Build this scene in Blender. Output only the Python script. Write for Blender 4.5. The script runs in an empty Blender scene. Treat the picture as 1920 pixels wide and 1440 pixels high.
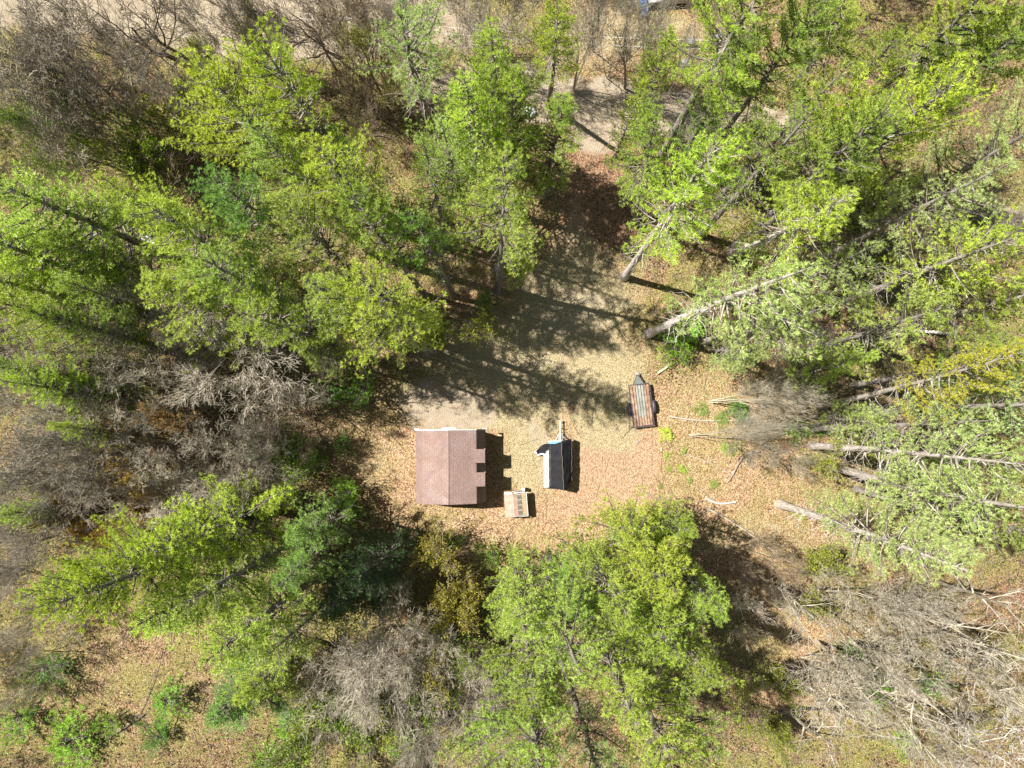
import bpy, bmesh, math, random
import numpy as np
from mathutils import Vector, Matrix, Quaternion

# ---------------------------------------------------------------- camera, sky, sun, exposure
SC = bpy.context.scene
COL = SC.collection
F, W0, H0 = 1333.0, 1920.0, 1440.0
CAM_H, TILT = 53.3, math.radians(3.43)
cam_d = bpy.data.cameras.new("drone_camera")
cam_d.sensor_width = 36.0
cam_d.lens = F / W0 * 36.0
cam_d.clip_end = 2000.0
cam = bpy.data.objects.new("drone_camera", cam_d)
cam.location = (0, 0, CAM_H)
cam.rotation_euler = (TILT, 0, 0)
COL.objects.link(cam)
SC.camera = cam

SUN_EL = math.radians(57.3)
SUN_DIR = Vector((-math.cos(math.radians(17)), math.sin(math.radians(17)), 0)) * math.cos(SUN_EL) + Vector((0, 0, math.sin(SUN_EL)))
world = bpy.data.worlds.new("World")
SC.world = world
world.use_nodes = True
nt = world.node_tree
nt.nodes.clear()
sky = nt.nodes.new("ShaderNodeTexSky")
sky.sky_type = 'NISHITA'
sky.sun_disc = False
sky.sun_elevation = SUN_EL
sky.sun_rotation = math.radians(-73)
bg = nt.nodes.new("ShaderNodeBackground")
bg.inputs[1].default_value = 0.043
wo = nt.nodes.new("ShaderNodeOutputWorld")
nt.links.new(sky.outputs[0], bg.inputs[0])
nt.links.new(bg.outputs[0], wo.inputs[0])
sun_d = bpy.data.lights.new("sun", 'SUN')
sun_d.energy = 5.0
sun_d.angle = math.radians(0.55)
sun_d.color = (1.0, 0.95, 0.87)
sun = bpy.data.objects.new("sun", sun_d)
sun.rotation_euler = SUN_DIR.to_track_quat('Z', 'Y').to_euler()
sun.location = (-30, 10, 60)
COL.objects.link(sun)
SC.view_settings.view_transform = 'Standard'
SC.view_settings.look = 'None'
SC.view_settings.exposure = 1.2
SC.view_settings.gamma = 1.0
SC.cycles.max_bounces = 6
SC.cycles.transparent_max_bounces = 4

CT, ST = math.cos(TILT), math.sin(TILT)
def P(px, py, z=0.0):
    """world point at height z seen at photo pixel (px, py)"""
    dx = (px - 960.0) / F
    dy = -(py - 720.0) / F
    y, zz = dy * CT + ST, dy * ST - CT
    t = (CAM_H - z) / (-zz)
    return Vector((dx * t, y * t, z))
def ground_px(x, y):
    """photo pixel of ground points (arrays), used to lay out the ground cover map"""
    zc = -CAM_H * CT - 0 * y
    ry, rz = y * CT - CAM_H * ST, -y * ST - CAM_H * CT
    return 960 + F * x / (-rz), 720 - F * ry / (-rz)

RNG = np.random.default_rng(7)
random.seed(7)

# ---------------------------------------------------------------- helpers
def tag(o, label=None, cat=None, group=None, kind=None):
    if label: o["label"] = label
    if cat: o["category"] = cat
    if group: o["group"] = group
    if kind: o["kind"] = kind
    return o
def empty(name, loc=(0, 0, 0), rz=0.0):
    o = bpy.data.objects.new(name, None)
    o.empty_display_size = 0.3
    COL.objects.link(o)
    o.location = loc
    o.rotation_euler = (0, 0, rz)
    return o
def np_mesh(name, V, Fa, mats, midx=None, smooth=False):
    V = np.asarray(V, dtype=np.float32); Fa = np.asarray(Fa, dtype=np.int32)
    k = Fa.shape[1]
    me = bpy.data.meshes.new(name)
    me.vertices.add(len(V)); me.vertices.foreach_set("co", V.ravel())
    me.loops.add(Fa.size); me.loops.foreach_set("vertex_index", Fa.ravel())
    me.polygons.add(len(Fa)); me.polygons.foreach_set("loop_start", np.arange(0, Fa.size, k, dtype=np.int32))
    if smooth: me.polygons.foreach_set("use_smooth", np.ones(len(Fa), dtype=bool))
    for m in (mats if isinstance(mats, (list, tuple)) else [mats]): me.materials.append(m)
    if midx is not None: me.polygons.foreach_set("material_index", np.asarray(midx, dtype=np.int32))
    me.update(calc_edges=True)
    return me
def link(name, me, parent=None):
    o = bpy.data.objects.new(name, me)
    COL.objects.link(o)
    if parent: o.parent = parent
    return o
class BM:
    """collects boxes, prisms, tubes and sheets into one mesh"""
    def __init__(s): s.b = bmesh.new()
    def box(s, c, d, rz=0.0, rx=0.0, ry=0.0, bev=0.0, mi=0):
        r = bmesh.ops.create_cube(s.b, size=1.0)
        M = Matrix.Translation(c) @ Matrix.Rotation(rz, 4, 'Z') @ Matrix.Rotation(ry, 4, 'Y') @ Matrix.Rotation(rx, 4, 'X') @ Matrix.Diagonal((*d, 1))
        bmesh.ops.transform(s.b, matrix=M, verts=r['verts'])
        fs = {f for v in r['verts'] for f in v.link_faces}
        for f in fs: f.material_index = mi
        if bev:
            es = list({e for f in fs for e in f.edges})
            bmesh.ops.bevel(s.b, geom=es, offset=bev, segments=2, affect='EDGES')
        return s
    def cyl(s, a, b, r, r2=None, n=12, mi=0):
        a, b = Vector(a), Vector(b); d = b - a
        q = d.to_track_quat('Z', 'Y').to_matrix().to_4x4()
        g = bmesh.ops.create_cone(s.b, cap_ends=True, segments=n, radius1=r, radius2=r if r2 is None else r2, depth=d.length)
        bmesh.ops.transform(s.b, matrix=Matrix.Translation((a + b) / 2) @ q, verts=g['verts'])
        for f in {f for v in g['verts'] for f in v.link_faces}: f.material_index = mi
        return s
    def prism(s, pts, off, mi=0):
        """polygon pts (3d) extruded by vector off"""
        off = Vector(off)
        A = [s.b.verts.new(p) for p in pts]
        B = [s.b.verts.new(Vector(p) + off) for p in pts]
        n = len(pts)
        fs = [s.b.faces.new(A), s.b.faces.new(B[::-1])]
        for i in range(n): fs.append(s.b.faces.new((A[i], B[i], B[(i + 1) % n], A[(i + 1) % n])))
        for f in fs: f.material_index = mi
        return s
    def tube(s, pts, rad, n=8, mi=0):
        rings = []
        for i, p in enumerate(pts):
            p = Vector(p)
            d = Vector(pts[min(i + 1, len(pts) - 1)]) - Vector(pts[max(i - 1, 0)])
            q = d.to_track_quat('Z', 'Y')
            r = rad[i] if hasattr(rad, '__len__') else rad
            rings.append([s.b.verts.new(p + q @ Vector((r * math.cos(2 * math.pi * k / n), r * math.sin(2 * math.pi * k / n), 0))) for k in range(n)])
        fs = [s.b.faces.new(rings[0][::-1]), s.b.faces.new(rings[-1])]
        for a, b in zip(rings, rings[1:]):
            for k in range(n): fs.append(s.b.faces.new((a[k], a[(k + 1) % n], b[(k + 1) % n], b[k])))
        for f in fs: f.material_index = mi; f.smooth = True
        return s
    def grid(s, rows, th=0.0, mi=0):
        """rows of 3d points -> sheet, with thickness th"""
        vs = [[s.b.verts.new(p) for p in r] for r in rows]
        fs = []
        for a, b in zip(vs, vs[1:]):
            for k in range(len(a) - 1):
                f = s.b.faces.new((a[k], a[k + 1], b[k + 1], b[k])); f.material_index = mi; f.smooth = True; fs.append(f)
        if th:
            bmesh.ops.recalc_face_normals(s.b, faces=fs)
            bmesh.ops.solidify(s.b, geom=fs, thickness=th)
        return s
    def done(s, name, mats, parent=None, loc=None):
        bmesh.ops.recalc_face_normals(s.b, faces=s.b.faces)
        me = bpy.data.meshes.new(name)
        s.b.to_mesh(me); s.b.free()
        for m in (mats if isinstance(mats, (list, tuple)) else [mats]): me.materials.append(m)
        o = link(name, me, parent)
        if loc is not None: o.location = loc
        return o

# ---------------------------------------------------------------- materials
def mat(name):
    m = bpy.data.materials.new(name); m.use_nodes = True
    t = m.node_tree; t.nodes.clear()
    out = t.nodes.new("ShaderNodeOutputMaterial")
    return m, t, out
class N:
    """tiny node wiring helper"""
    def __init__(s, t): s.t = t
    def n(s, typ, **kw):
        nd = s.t.nodes.new("ShaderNode" + typ)
        for k, v in kw.items():
            if k.startswith('i_'): nd.inputs[k[2:].replace('_', ' ')].default_value = v
            else: setattr(nd, k, v)
        return nd
    def l(s, a, b): s.t.links.new(a, b)
    def ramp(s, fac, stops, interp='LINEAR'):
        r = s.t.nodes.new("ShaderNodeValToRGB"); e = r.color_ramp.elements
        r.color_ramp.interpolation = interp
        while len(e) > 1: e.remove(e[-1])
        e[0].position, e[0].color = stops[0][0], (*stops[0][1], 1)
        for p, c in stops[1:]:
            x = e.new(p); x.color = (*c, 1)
        s.l(fac, r.inputs[0]); return r.outputs[0]
    def mix(s, f, a, b, bt='MIX'):
        m = s.t.nodes.new("ShaderNodeMix"); m.data_type = 'RGBA'; m.blend_type = bt
        for sock, v in ((m.inputs[0], f), (m.inputs[6], a), (m.inputs[7], b)):
            if hasattr(v, 'links'): s.l(v, sock)
            elif isinstance(v, (int, float)): sock.default_value = v
            else: sock.default_value = (*v, 1)
        return m.outputs[2]
    def math(s, op, a, b=0.0, clamp=False):
        m = s.t.nodes.new("ShaderNodeMath"); m.operation = op; m.use_clamp = clamp
        for sock, v in ((m.inputs[0], a), (m.inputs[1], b)):
            if hasattr(v, 'links'): s.l(v, sock)
            else: sock.default_value = v
        return m.outputs[0]
    def noise(s, vec, scale, detail=4, rough=0.6, dist=0.0):
        x = s.n("TexNoise"); x.inputs["Scale"].default_value = scale; x.inputs["Detail"].default_value = detail
        x.inputs["Roughness"].default_value = rough; x.inputs["Distortion"].default_value = dist
        if vec is not None: s.l(vec, x.inputs["Vector"])
        return x.outputs["Fac"]

def leafy(name, c_dark, c_mid, c_light, transl=0.35, tint=True, nscale=1.3):
    m, t, out = mat(name); g = N(t)
    geo = g.n("NewGeometry"); tc = g.n("TexCoord"); oi = g.n("ObjectInfo")
    isl = geo.outputs["Random Per Island"]
    ns = g.noise(tc.outputs["Object"], nscale, 3)
    f = g.math('ADD', g.math('MULTIPLY', isl, 0.45), g.math('MULTIPLY', ns, 0.62))
    c = g.ramp(f, [(0.22, c_dark), (0.5, c_mid), (0.78, c_light)])
    if tint: c = g.mix(1.0, c, oi.outputs["Color"], 'MULTIPLY')
    d = g.n("BsdfDiffuse"); g.l(c, d.inputs[0])
    tr = g.n("BsdfTranslucent"); g.l(g.mix(1.0, c, (1.0, 1.05, 0.55), 'MULTIPLY'), tr.inputs[0])
    mx = g.n("MixShader"); mx.inputs[0].default_value = transl
    g.l(d.outputs[0], mx.inputs[1]); g.l(tr.outputs[0], mx.inputs[2])
    gl = g.n("BsdfGlossy"); gl.inputs["Roughness"].default_value = 0.45
    m2 = g.n("MixShader"); m2.inputs[0].default_value = 0.04
    g.l(mx.outputs[0], m2.inputs[1]); g.l(gl.outputs[0], m2.inputs[2])
    g.l(m2.outputs[0], out.inputs[0])
    return m
M_NEEDLE = leafy("pine_needles", (0.17, 0.24, 0.04), (0.44, 0.54, 0.10), (0.66, 0.73, 0.22), 0.5)
M_BUD = leafy("spring_buds", (0.14, 0.14, 0.03), (0.30, 0.30, 0.06), (0.42, 0.42, 0.10), 0.3)
M_LOWLEAF = leafy("low_plant_leaves", (0.08, 0.15, 0.015), (0.20, 0.36, 0.03), (0.33, 0.50, 0.05), 0.3)

def woody(name, c0, c1, c2, scale=6.0, tint=True):
    m, t, out = mat(name); g = N(t)
    tc = g.n("TexCoord"); oi = g.n("ObjectInfo"); geo = g.n("NewGeometry")
    mp = g.n("Mapping"); mp.inputs["Scale"].default_value = (1, 1, 0.25); g.l(tc.outputs["Object"], mp.inputs[0])
    ns = g.noise(mp.outputs[0], scale, 5, 0.7)
    f = g.math('ADD', g.math('MULTIPLY', ns, 0.8), g.math('MULTIPLY', geo.outputs["Random Per Island"], 0.25))
    c = g.ramp(f, [(0.3, c0), (0.52, c1), (0.72, c2)])
    if tint: c = g.mix(1.0, c, oi.outputs["Color"], 'MULTIPLY')
    b = g.n("BsdfPrincipled"); g.l(c, b.inputs["Base Color"]); b.inputs["Roughness"].default_value = 0.9
    b.inputs["Specular IOR Level"].default_value = 0.15
    bp = g.n("Bump"); bp.inputs["Strength"].default_value = 0.6; bp.inputs["Distance"].default_value = 0.03
    g.l(ns, bp.inputs["Height"]); g.l(bp.outputs[0], b.inputs["Normal"])
    g.l(b.outputs[0], out.inputs[0])
    return m
M_BARK = woody("pine_bark", (0.10, 0.085, 0.075), (0.24, 0.21, 0.185), (0.40, 0.37, 0.34))
M_TWIG = woody("bare_twigs", (0.11, 0.10, 0.083), (0.235, 0.215, 0.18), (0.40, 0.375, 0.325), 3.0)
M_LIMB = woody("live_limbs", (0.06, 0.05, 0.04), (0.15, 0.13, 0.105), (0.30, 0.27, 0.24), 3.0)
M_LOG = woody("fallen_log", (0.20, 0.17, 0.14), (0.38, 0.34, 0.29), (0.60, 0.55, 0.48), 5.0)

def plain(name, col, rough=0.6, metal=0.0, var=0.15, scale=4.0, stretch=(1, 1, 1), bump=0.0, spec=0.4, col2=None):
    m, t, out = mat(name); g = N(t)
    tc = g.n("TexCoord"); mp = g.n("Mapping"); mp.inputs["Scale"].default_value = stretch
    g.l(tc.outputs["Object"], mp.inputs[0])
    ns = g.noise(mp.outputs[0], scale, 5, 0.65)
    lo = tuple(c * (1 - var * 1.6) for c in col); hi = col2 or tuple(min(1, c * (1 + var)) for c in col)
    c = g.ramp(ns, [(0.3, lo), (0.5, col), (0.7, hi)])
    b = g.n("BsdfPrincipled"); g.l(c, b.inputs["Base Color"]); b.inputs["Roughness"].default_value = rough
    b.inputs["Metallic"].default_value = metal; b.inputs["Specular IOR Level"].default_value = spec
    if bump:
        bp = g.n("Bump"); bp.inputs["Strength"].default_value = bump; bp.inputs["Distance"].default_value = 0.02
        g.l(ns, bp.inputs["Height"]); g.l(bp.outputs[0], b.inputs["Normal"])
    g.l(b.outputs[0], out.inputs[0])
    return m
M_WHITE = plain("white_paint", (0.50, 0.48, 0.47), 0.5, var=0.1, scale=6)
M_SIDING = plain("camper_siding", (0.36, 0.355, 0.37), 0.5, var=0.2, scale=5)
M_RED = plain("red_siding", (0.30, 0.055, 0.045), 0.7, var=0.2, scale=3, stretch=(6, 6, 0.5), bump=0.3)
M_TARP = plain("black_tarp", (0.017, 0.017, 0.021), 0.8, var=0.25, scale=3, bump=0.5, spec=0.12)
M_SEAM = plain("tarp_seam", (0.20, 0.19, 0.12), 0.6)
M_BLUE = plain("pale_blue_panel", (0.16, 0.38, 0.50), 0.4, var=0.15, scale=9)
M_STEEL = plain("galvanised_steel", (0.42, 0.43, 0.44), 0.4, 0.6, var=0.2, scale=9)
M_DARKSTEEL = plain("dark_painted_steel", (0.060, 0.050, 0.062), 0.5, 0.1, var=0.3, scale=9)
M_PLATE = plain("grey_green_plate", (0.12, 0.135, 0.12), 0.6, var=0.2, scale=7)
M_RUBBER = plain("rubber", (0.03, 0.03, 0.03), 0.8)
M_GLASS = plain("dark_glass", (0.03, 0.035, 0.04), 0.08, var=0.1, spec=0.8)
M_OLDGREY = plain("dull_grey_body", (0.42, 0.42, 0.44), 0.45, var=0.15, scale=3, col2=(0.42, 0.40, 0.38))
M_RUST = plain("rusty_panel", (0.36, 0.20, 0.15), 0.8, var=0.3, scale=6)
M_BTARP = plain("blue_tarp", (0.05, 0.16, 0.42), 0.45, var=0.3, scale=5, bump=0.5)
M_WTARP = plain("white_plastic_sheet", (0.66, 0.64, 0.70), 0.35, var=0.25, scale=5, bump=0.6)
M_WIRE = plain("overhead_wire", (0.75, 0.75, 0.74), 0.5, var=0.05)
M_STUMP = plain("weathered_stump", (0.27, 0.25, 0.25), 0.9, var=0.3, scale=6, stretch=(3, 3, 0.5), bump=0.6)
M_COOPWALL = plain("coop_boards", (0.36, 0.28, 0.21), 0.8, var=0.2, scale=4, stretch=(1, 1, 6), bump=0.3)
M_COOPROOF = plain("pinkish_roofing", (0.34, 0.23, 0.18), 0.85, var=0.16, scale=3.5, bump=0.4, col2=(0.43, 0.30, 0.24))
M_TANPANEL = plain("tan_panel", (0.38, 0.28, 0.17), 0.7, var=0.22, scale=5)
M_PANE = plain("dusty_pane", (0.15, 0.15, 0.12), 0.25, var=0.25, scale=6, spec=0.6)

def shingles():
    m, t, out = mat("brown_shingles"); g = N(t)
    tc = g.n("TexCoord"); sx = g.n("SeparateXYZ"); g.l(tc.outputs["Object"], sx.inputs[0])
    cb = g.n("CombineXYZ"); g.l(sx.outputs[1], cb.inputs[0]); g.l(sx.outputs[0], cb.inputs[1])
    br = g.n("TexBrick"); g.l(cb.outputs[0], br.inputs["Vector"])
    br.inputs["Color1"].default_value = (0.20, 0.13, 0.115, 1); br.inputs["Color2"].default_value = (0.285, 0.205, 0.18, 1)
    br.inputs["Mortar"].default_value = (0.09, 0.06, 0.055, 1); br.inputs["Scale"].default_value = 1.0
    br.inputs["Mortar Size"].default_value = 0.016; br.inputs["Mortar Smooth"].default_value = 0.4
    br.inputs["Brick Width"].default_value = 0.30; br.inputs["Row Height"].default_value = 0.17
    big = g.noise(tc.outputs["Object"], 1.1, 4, 0.7)
    fine = g.noise(tc.outputs["Object"], 14, 3, 0.7)
    c = g.mix(0.55, br.outputs["Color"], g.ramp(big, [(0.34, (0.22, 0.125, 0.10)), (0.46, (0.26, 0.17, 0.15)), (0.56, (0.25, 0.185, 0.18)), (0.66, (0.29, 0.25, 0.235))]))
    st = g.noise(tc.outputs['Object'], 0.55, 6, 0.75, 1.2)
    c = g.mix(g.ramp(st, [(0.40, (0.75,) * 3), (0.56, (0, 0, 0))]), c, (0.15, 0.105, 0.095))
    c = g.mix(0.35, c, g.ramp(fine, [(0.3, (0.08, 0.055, 0.05)), (0.7, (0.42, 0.30, 0.26))]))
    b = g.n("BsdfPrincipled"); g.l(c, b.inputs["Base Color"]); b.inputs["Roughness"].default_value = 0.95
    b.inputs["Specular IOR Level"].default_value = 0.1
    bp = g.n("Bump"); bp.inputs["Strength"].default_value = 0.5; bp.inputs["Distance"].default_value = 0.012
    g.l(br.outputs["Fac"], bp.inputs["Height"]); bp.invert = True; g.l(bp.outputs[0], b.inputs["Normal"])
    g.l(b.outputs[0], out.inputs[0]); return m
M_SHINGLE = shingles()
def planks(name, stops):
    m, t, out = mat(name); g = N(t)
    tc = g.n("TexCoord"); mp = g.n("Mapping"); mp.inputs["Scale"].default_value = (7, 0.9, 1); g.l(tc.outputs["Object"], mp.inputs[0])
    n1 = g.noise(mp.outputs[0], 2.2, 5, 0.7); n2 = g.noise(tc.outputs["Object"], 2.4, 4, 0.6)
    c = g.ramp(g.math('ADD', g.math('MULTIPLY', n1, 0.55), g.math('MULTIPLY', n2, 0.45)), stops)
    b = g.n("BsdfPrincipled"); g.l(c, b.inputs["Base Color"]); b.inputs["Roughness"].default_value = 0.85
    g.l(b.outputs[0], out.inputs[0]); return m
M_REDPLANK = planks("red_stained_planks", [(0.33, (0.06, 0.03, 0.022)), (0.43, (0.19, 0.105, 0.07)), (0.52, (0.29, 0.19, 0.13)), (0.60, (0.36, 0.27, 0.21)), (0.7, (0.48, 0.42, 0.36))])
M_GREYPLANK = planks("grey_weathered_planks", [(0.35, (0.13, 0.135, 0.12)), (0.5, (0.22, 0.235, 0.21)), (0.65, (0.31, 0.30, 0.26))])

# ---------------------------------------------------------------- the ground and its cover map
def smooth_noise(x, y, scale, seed):
    r = np.random.default_rng(seed); v = np.zeros_like(x)
    for k in range(4):
        a, b, c, d = r.uniform(0.6, 1.4, 4); p, q = r.uniform(0, 6.28, 2)
        s = scale * 2 ** (k * 0.7)
        v += (np.sin(x * s * a + y * s * b * 0.7 + p) * np.cos(y * s * c - x * s * d * 0.6 + q)) / 1.4 ** k
    return v / 2.4
GRASS = [(1070, 560, 130, 90, .75), (1010, 660, 190, 85, .85), (1140, 745, 75, 85, .9), (960, 760, 110, 60, .75), (990, 850, 45, 90, .75), (1140, 810, 60, 40, .8),
         (1080, 480, 60, 60, .5), (760, 820, 60, 60, .25), (700, 880, 70, 60, .3), (1350, 760, 110, 70, .3), (1010, 900, 60, 40, .45), (900, 700, 90, 50, .6), (1130, 60, 120, 60, .55), (1230, 70, 120, 50, .5), (960, 560, 60, 40, .4),
         (1520, 860, 90, 60, .3), (1400, 1010, 80, 60, .35), (250, 1290, 220, 90, .22)]
SAND = [(330, 20, 380, 55, 1.), (620, 55, 180, 55, 1.), (150, 5, 260, 45, .9), (450, 85, 140, 35, .7), (700, 30, 200, 50, .8), (860, 60, 120, 40, .55), (1090, 195, 150, 45, 1.), (1260, 215, 150, 42, .9), (930, 170, 140, 45, .9), (1120, 250, 55, 35, .85),
        (1400, 235, 120, 40, .7), (1890, 420, 50, 30, 1.), (845, 770, 85, 42, .95), (1008, 815, 24, 38, .45), (1075, 590, 90, 60, .42), (960, 690, 130, 50, .35), (1460, 1010, 60, 40, .3), (800, 745, 60, 35, .7)]
NEEDLE = [(1110, 340, 60, 85, 1.), (1130, 420, 90, 60, .8), (960, 580, 90, 45, .7), (905, 640, 70, 40, .6), (1170, 330, 50, 40, .8), (1540, 620, 90, 70, .6), (1520, 700, 90, 60, .5), (1100, 500, 90, 30, .45), (1700, 180, 160, 80, .8), (1390, 160, 80, 60, .5),
          (1060, 1380, 120, 60, .7), (1860, 1130, 90, 60, .6), (640, 700, 90, 60, .5), (1370, 1060, 60, 40, .5)]
EARTH = [(1120, 172, 190, 7, .7), (1150, 212, 190, 8, .8), (1110, 235, 90, 9, .6), (1085, 470, 26, 110, .75), (1060, 650, 34, 120, .7), (1030, 740, 40, 60, .6), (350, 30, 380, 9, .5), (400, 62, 300, 8, .4), (1130, 880, 105, 75, .9), (1060, 950, 90, 40, .5), (1190, 850, 60, 50, .7), (1180, 920, 70, 40, .6), (1010, 960, 40, 30, .4), (870, 800, 80, 30, .4)]
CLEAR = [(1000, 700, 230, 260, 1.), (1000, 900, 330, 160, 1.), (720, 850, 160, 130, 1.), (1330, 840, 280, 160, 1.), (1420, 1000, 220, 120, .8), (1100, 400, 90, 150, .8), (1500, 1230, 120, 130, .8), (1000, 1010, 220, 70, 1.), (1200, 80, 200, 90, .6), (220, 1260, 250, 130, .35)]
def relief(x, y):
    x = np.asarray(x, dtype=float); y = np.asarray(y, dtype=float)
    d = np.sqrt((x - 2) ** 2 / 18 ** 2 + (y + 2) ** 2 / 12 ** 2)
    a = np.clip(d - 0.9, 0, 1)
    return a * 0.35 * smooth_noise(x, y, 0.11, 5)
def gz(x, y): return float(relief(x, y))
def blob(px, py, L):
    v = np.zeros_like(px)
    for cx, cy, rx, ry, w in L:
        d = ((px - cx) / rx) ** 2 + ((py - cy) / ry) ** 2
        v = np.maximum(v, w * np.exp(-(d ** 1.6) * 0.7))
    return v
def axis(fine, lim, st):
    a = list(np.arange(-fine, fine + st / 2, st)); s = st; hi = fine
    while hi < lim:
        s *= 1.35; hi += s; a.append(hi); a.insert(0, -hi)
    return np.array(a)
gx, gy = axis(52, 420, 0.26), axis(44, 420, 0.26)
X, Y = np.meshgrid(gx, gy)
PXg, PYg = ground_px(X, Y)
wob = 16
PXw = PXg + wob * smooth_noise(X, Y, 0.9, 11); PYw = PYg + wob * smooth_noise(X, Y, 0.9, 12)
far = (np.abs(X) > 60) | (np.abs(Y) > 50)
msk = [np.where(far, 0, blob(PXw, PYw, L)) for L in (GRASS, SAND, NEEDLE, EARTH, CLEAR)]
Z = relief(X, Y)
VG = np.stack([X.ravel(), Y.ravel(), Z.ravel()], 1)
ny, nx = X.shape
idx = np.arange(nx * ny).reshape(ny, nx)
QF = np.stack([idx[:-1, :-1], idx[:-1, 1:], idx[1:, 1:], idx[1:, :-1]], -1).reshape(-1, 4)

def ground_mat():
    m, t, out = mat("forest_floor"); g = N(t)
    tc = g.n("TexCoord"); ob = tc.outputs["Object"]
    a1 = g.n("Attribute", attribute_name="cover"); a2 = g.n("Attribute", attribute_name="cover_b")
    s1 = g.n("SeparateXYZ"); g.l(a1.outputs["Vector"], s1.inputs[0])
    s2 = g.n("SeparateXYZ"); g.l(a2.outputs["Vector"], s2.inputs[0])
    grass, sand, needle = s1.outputs; earth, clear = s2.outputs[0], s2.outputs[1]
    def vor(scale, warp):
        nz = g.n("TexNoise"); nz.inputs["Scale"].default_value = scale * 0.7; g.l(ob, nz.inputs["Vector"])
        add = g.n("VectorMath", operation='MULTIPLY_ADD'); g.l(nz.outputs["Color"], add.inputs[0])
        add.inputs[1].default_value = (warp,) * 3; g.l(ob, add.inputs[2])
        v = g.n("TexVoronoi"); v.inputs["Scale"].default_value = scale; g.l(add.outputs[0], v.inputs["Vector"])
        sp = g.n("SeparateColor"); g.l(v.outputs["Color"], sp.inputs[0]); return sp.outputs[0], v.outputs["Distance"], sp.outputs[1]
    cell, dist, cell2 = vor(12.0, 0.1)
    cellf, distf, cf2 = vor(24.0, 0.05)
    big = g.noise(ob, 0.22, 4, 0.65, 0.4); mid = g.noise(ob, 1.0, 5, 0.7, 0.5); fine = g.noise(ob, 9.0, 4, 0.75)
    cm = g.math('ADD', g.math('MULTIPLY', cell, 0.45), g.math('MULTIPLY', cellf, 0.55))
    # fallen leaves: many small pieces between dark brown, orange, pink tan and cream
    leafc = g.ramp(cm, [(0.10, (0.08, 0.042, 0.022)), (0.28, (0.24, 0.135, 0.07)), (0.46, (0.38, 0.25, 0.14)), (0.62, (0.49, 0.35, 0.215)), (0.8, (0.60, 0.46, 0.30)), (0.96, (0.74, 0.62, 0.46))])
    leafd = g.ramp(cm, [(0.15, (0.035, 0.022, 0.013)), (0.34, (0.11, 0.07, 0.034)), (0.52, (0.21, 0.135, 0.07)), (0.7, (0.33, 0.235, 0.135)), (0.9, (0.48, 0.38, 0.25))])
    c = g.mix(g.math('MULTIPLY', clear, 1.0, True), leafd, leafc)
    # moss and low sprouts in patches
    mossc = g.ramp(g.math('ADD', g.math('MULTIPLY', cellf, 0.6), g.math('MULTIPLY', fine, 0.4)), [(0.2, (0.07, 0.075, 0.02)), (0.45, (0.19, 0.195, 0.05)), (0.65, (0.33, 0.31, 0.10)), (0.85, (0.50, 0.45, 0.20))])
    mf = g.ramp(g.math('ADD', g.math('MULTIPLY', big, 0.55), g.math('MULTIPLY', mid, 0.45)), [(0.44, (0, 0, 0)), (0.56, (1, 1, 1))])
    c = g.mix(g.math('MULTIPLY', mf, g.math('SUBTRACT', 0.9, g.math('MULTIPLY', clear, 0.48))), c, mossc)
    redc = g.ramp(cm, [(0.15, (0.08, 0.04, 0.026)), (0.4, (0.21, 0.115, 0.07)), (0.65, (0.35, 0.215, 0.14)), (0.9, (0.52, 0.37, 0.26))])
    def fac(m_, k=1.0, lo=0.25, hi=0.6):
        s = g.math('ADD', m_, g.math('MULTIPLY', g.math('SUBTRACT', mid, 0.5), 0.9))
        r = g.n("MapRange"); r.inputs[1].default_value = lo; r.inputs[2].default_value = hi; r.inputs[4].default_value = k
        g.l(s, r.inputs[0]); return r.outputs[0]
    c = g.mix(fac(needle, 0.85), c, redc)
    earthc = g.ramp(g.math('ADD', g.math('MULTIPLY', cm, 0.5), g.math('MULTIPLY', fine, 0.5)), [(0.25, (0.21, 0.125, 0.07)), (0.45, (0.38, 0.255, 0.16)), (0.6, (0.50, 0.36, 0.24)), (0.8, (0.62, 0.50, 0.36))])
    c = g.mix(fac(earth, 0.9), c, earthc)
    grassc = g.ramp(g.math('ADD', g.math('MULTIPLY', cellf, 0.55), g.math('MULTIPLY', fine, 0.45)), [(0.2, (0.17, 0.14, 0.065)), (0.4, (0.33, 0.28, 0.15)), (0.58, (0.45, 0.39, 0.24)), (0.8, (0.60, 0.54, 0.38))])
    c = g.mix(fac(grass, 0.9), c, grassc)
    sandc = g.ramp(g.math('ADD', g.math('MULTIPLY', mid, 0.55), g.math('MULTIPLY', fine, 0.45)), [(0.32, (0.26, 0.215, 0.15)), (0.5, (0.39, 0.335, 0.25)), (0.68, (0.50, 0.445, 0.35))])
    c = g.mix(fac(sand, 0.95), c, sandc)
    c = g.mix(1.0, c, (0.80, 0.77, 0.75), "MULTIPLY")
    b = g.n("BsdfPrincipled"); g.l(c, b.inputs["Base Color"]); b.inputs["Roughness"].default_value = 0.95
    b.inputs["Specular IOR Level"].default_value = 0.1
    hgt = g.math('ADD', g.math('MULTIPLY', dist, -1.2), g.math('ADD', g.math('MULTIPLY', fine, 0.7), g.math('MULTIPLY', mid, 0.8)))
    bp = g.n("Bump"); bp.inputs["Strength"].default_value = 0.7; bp.inputs["Distance"].default_value = 0.07
    g.l(hgt, bp.inputs["Height"]); g.l(bp.outputs[0], b.inputs["Normal"])
    g.l(b.outputs[0], out.inputs[0]); return m
M_GROUND = ground_mat()
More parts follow.
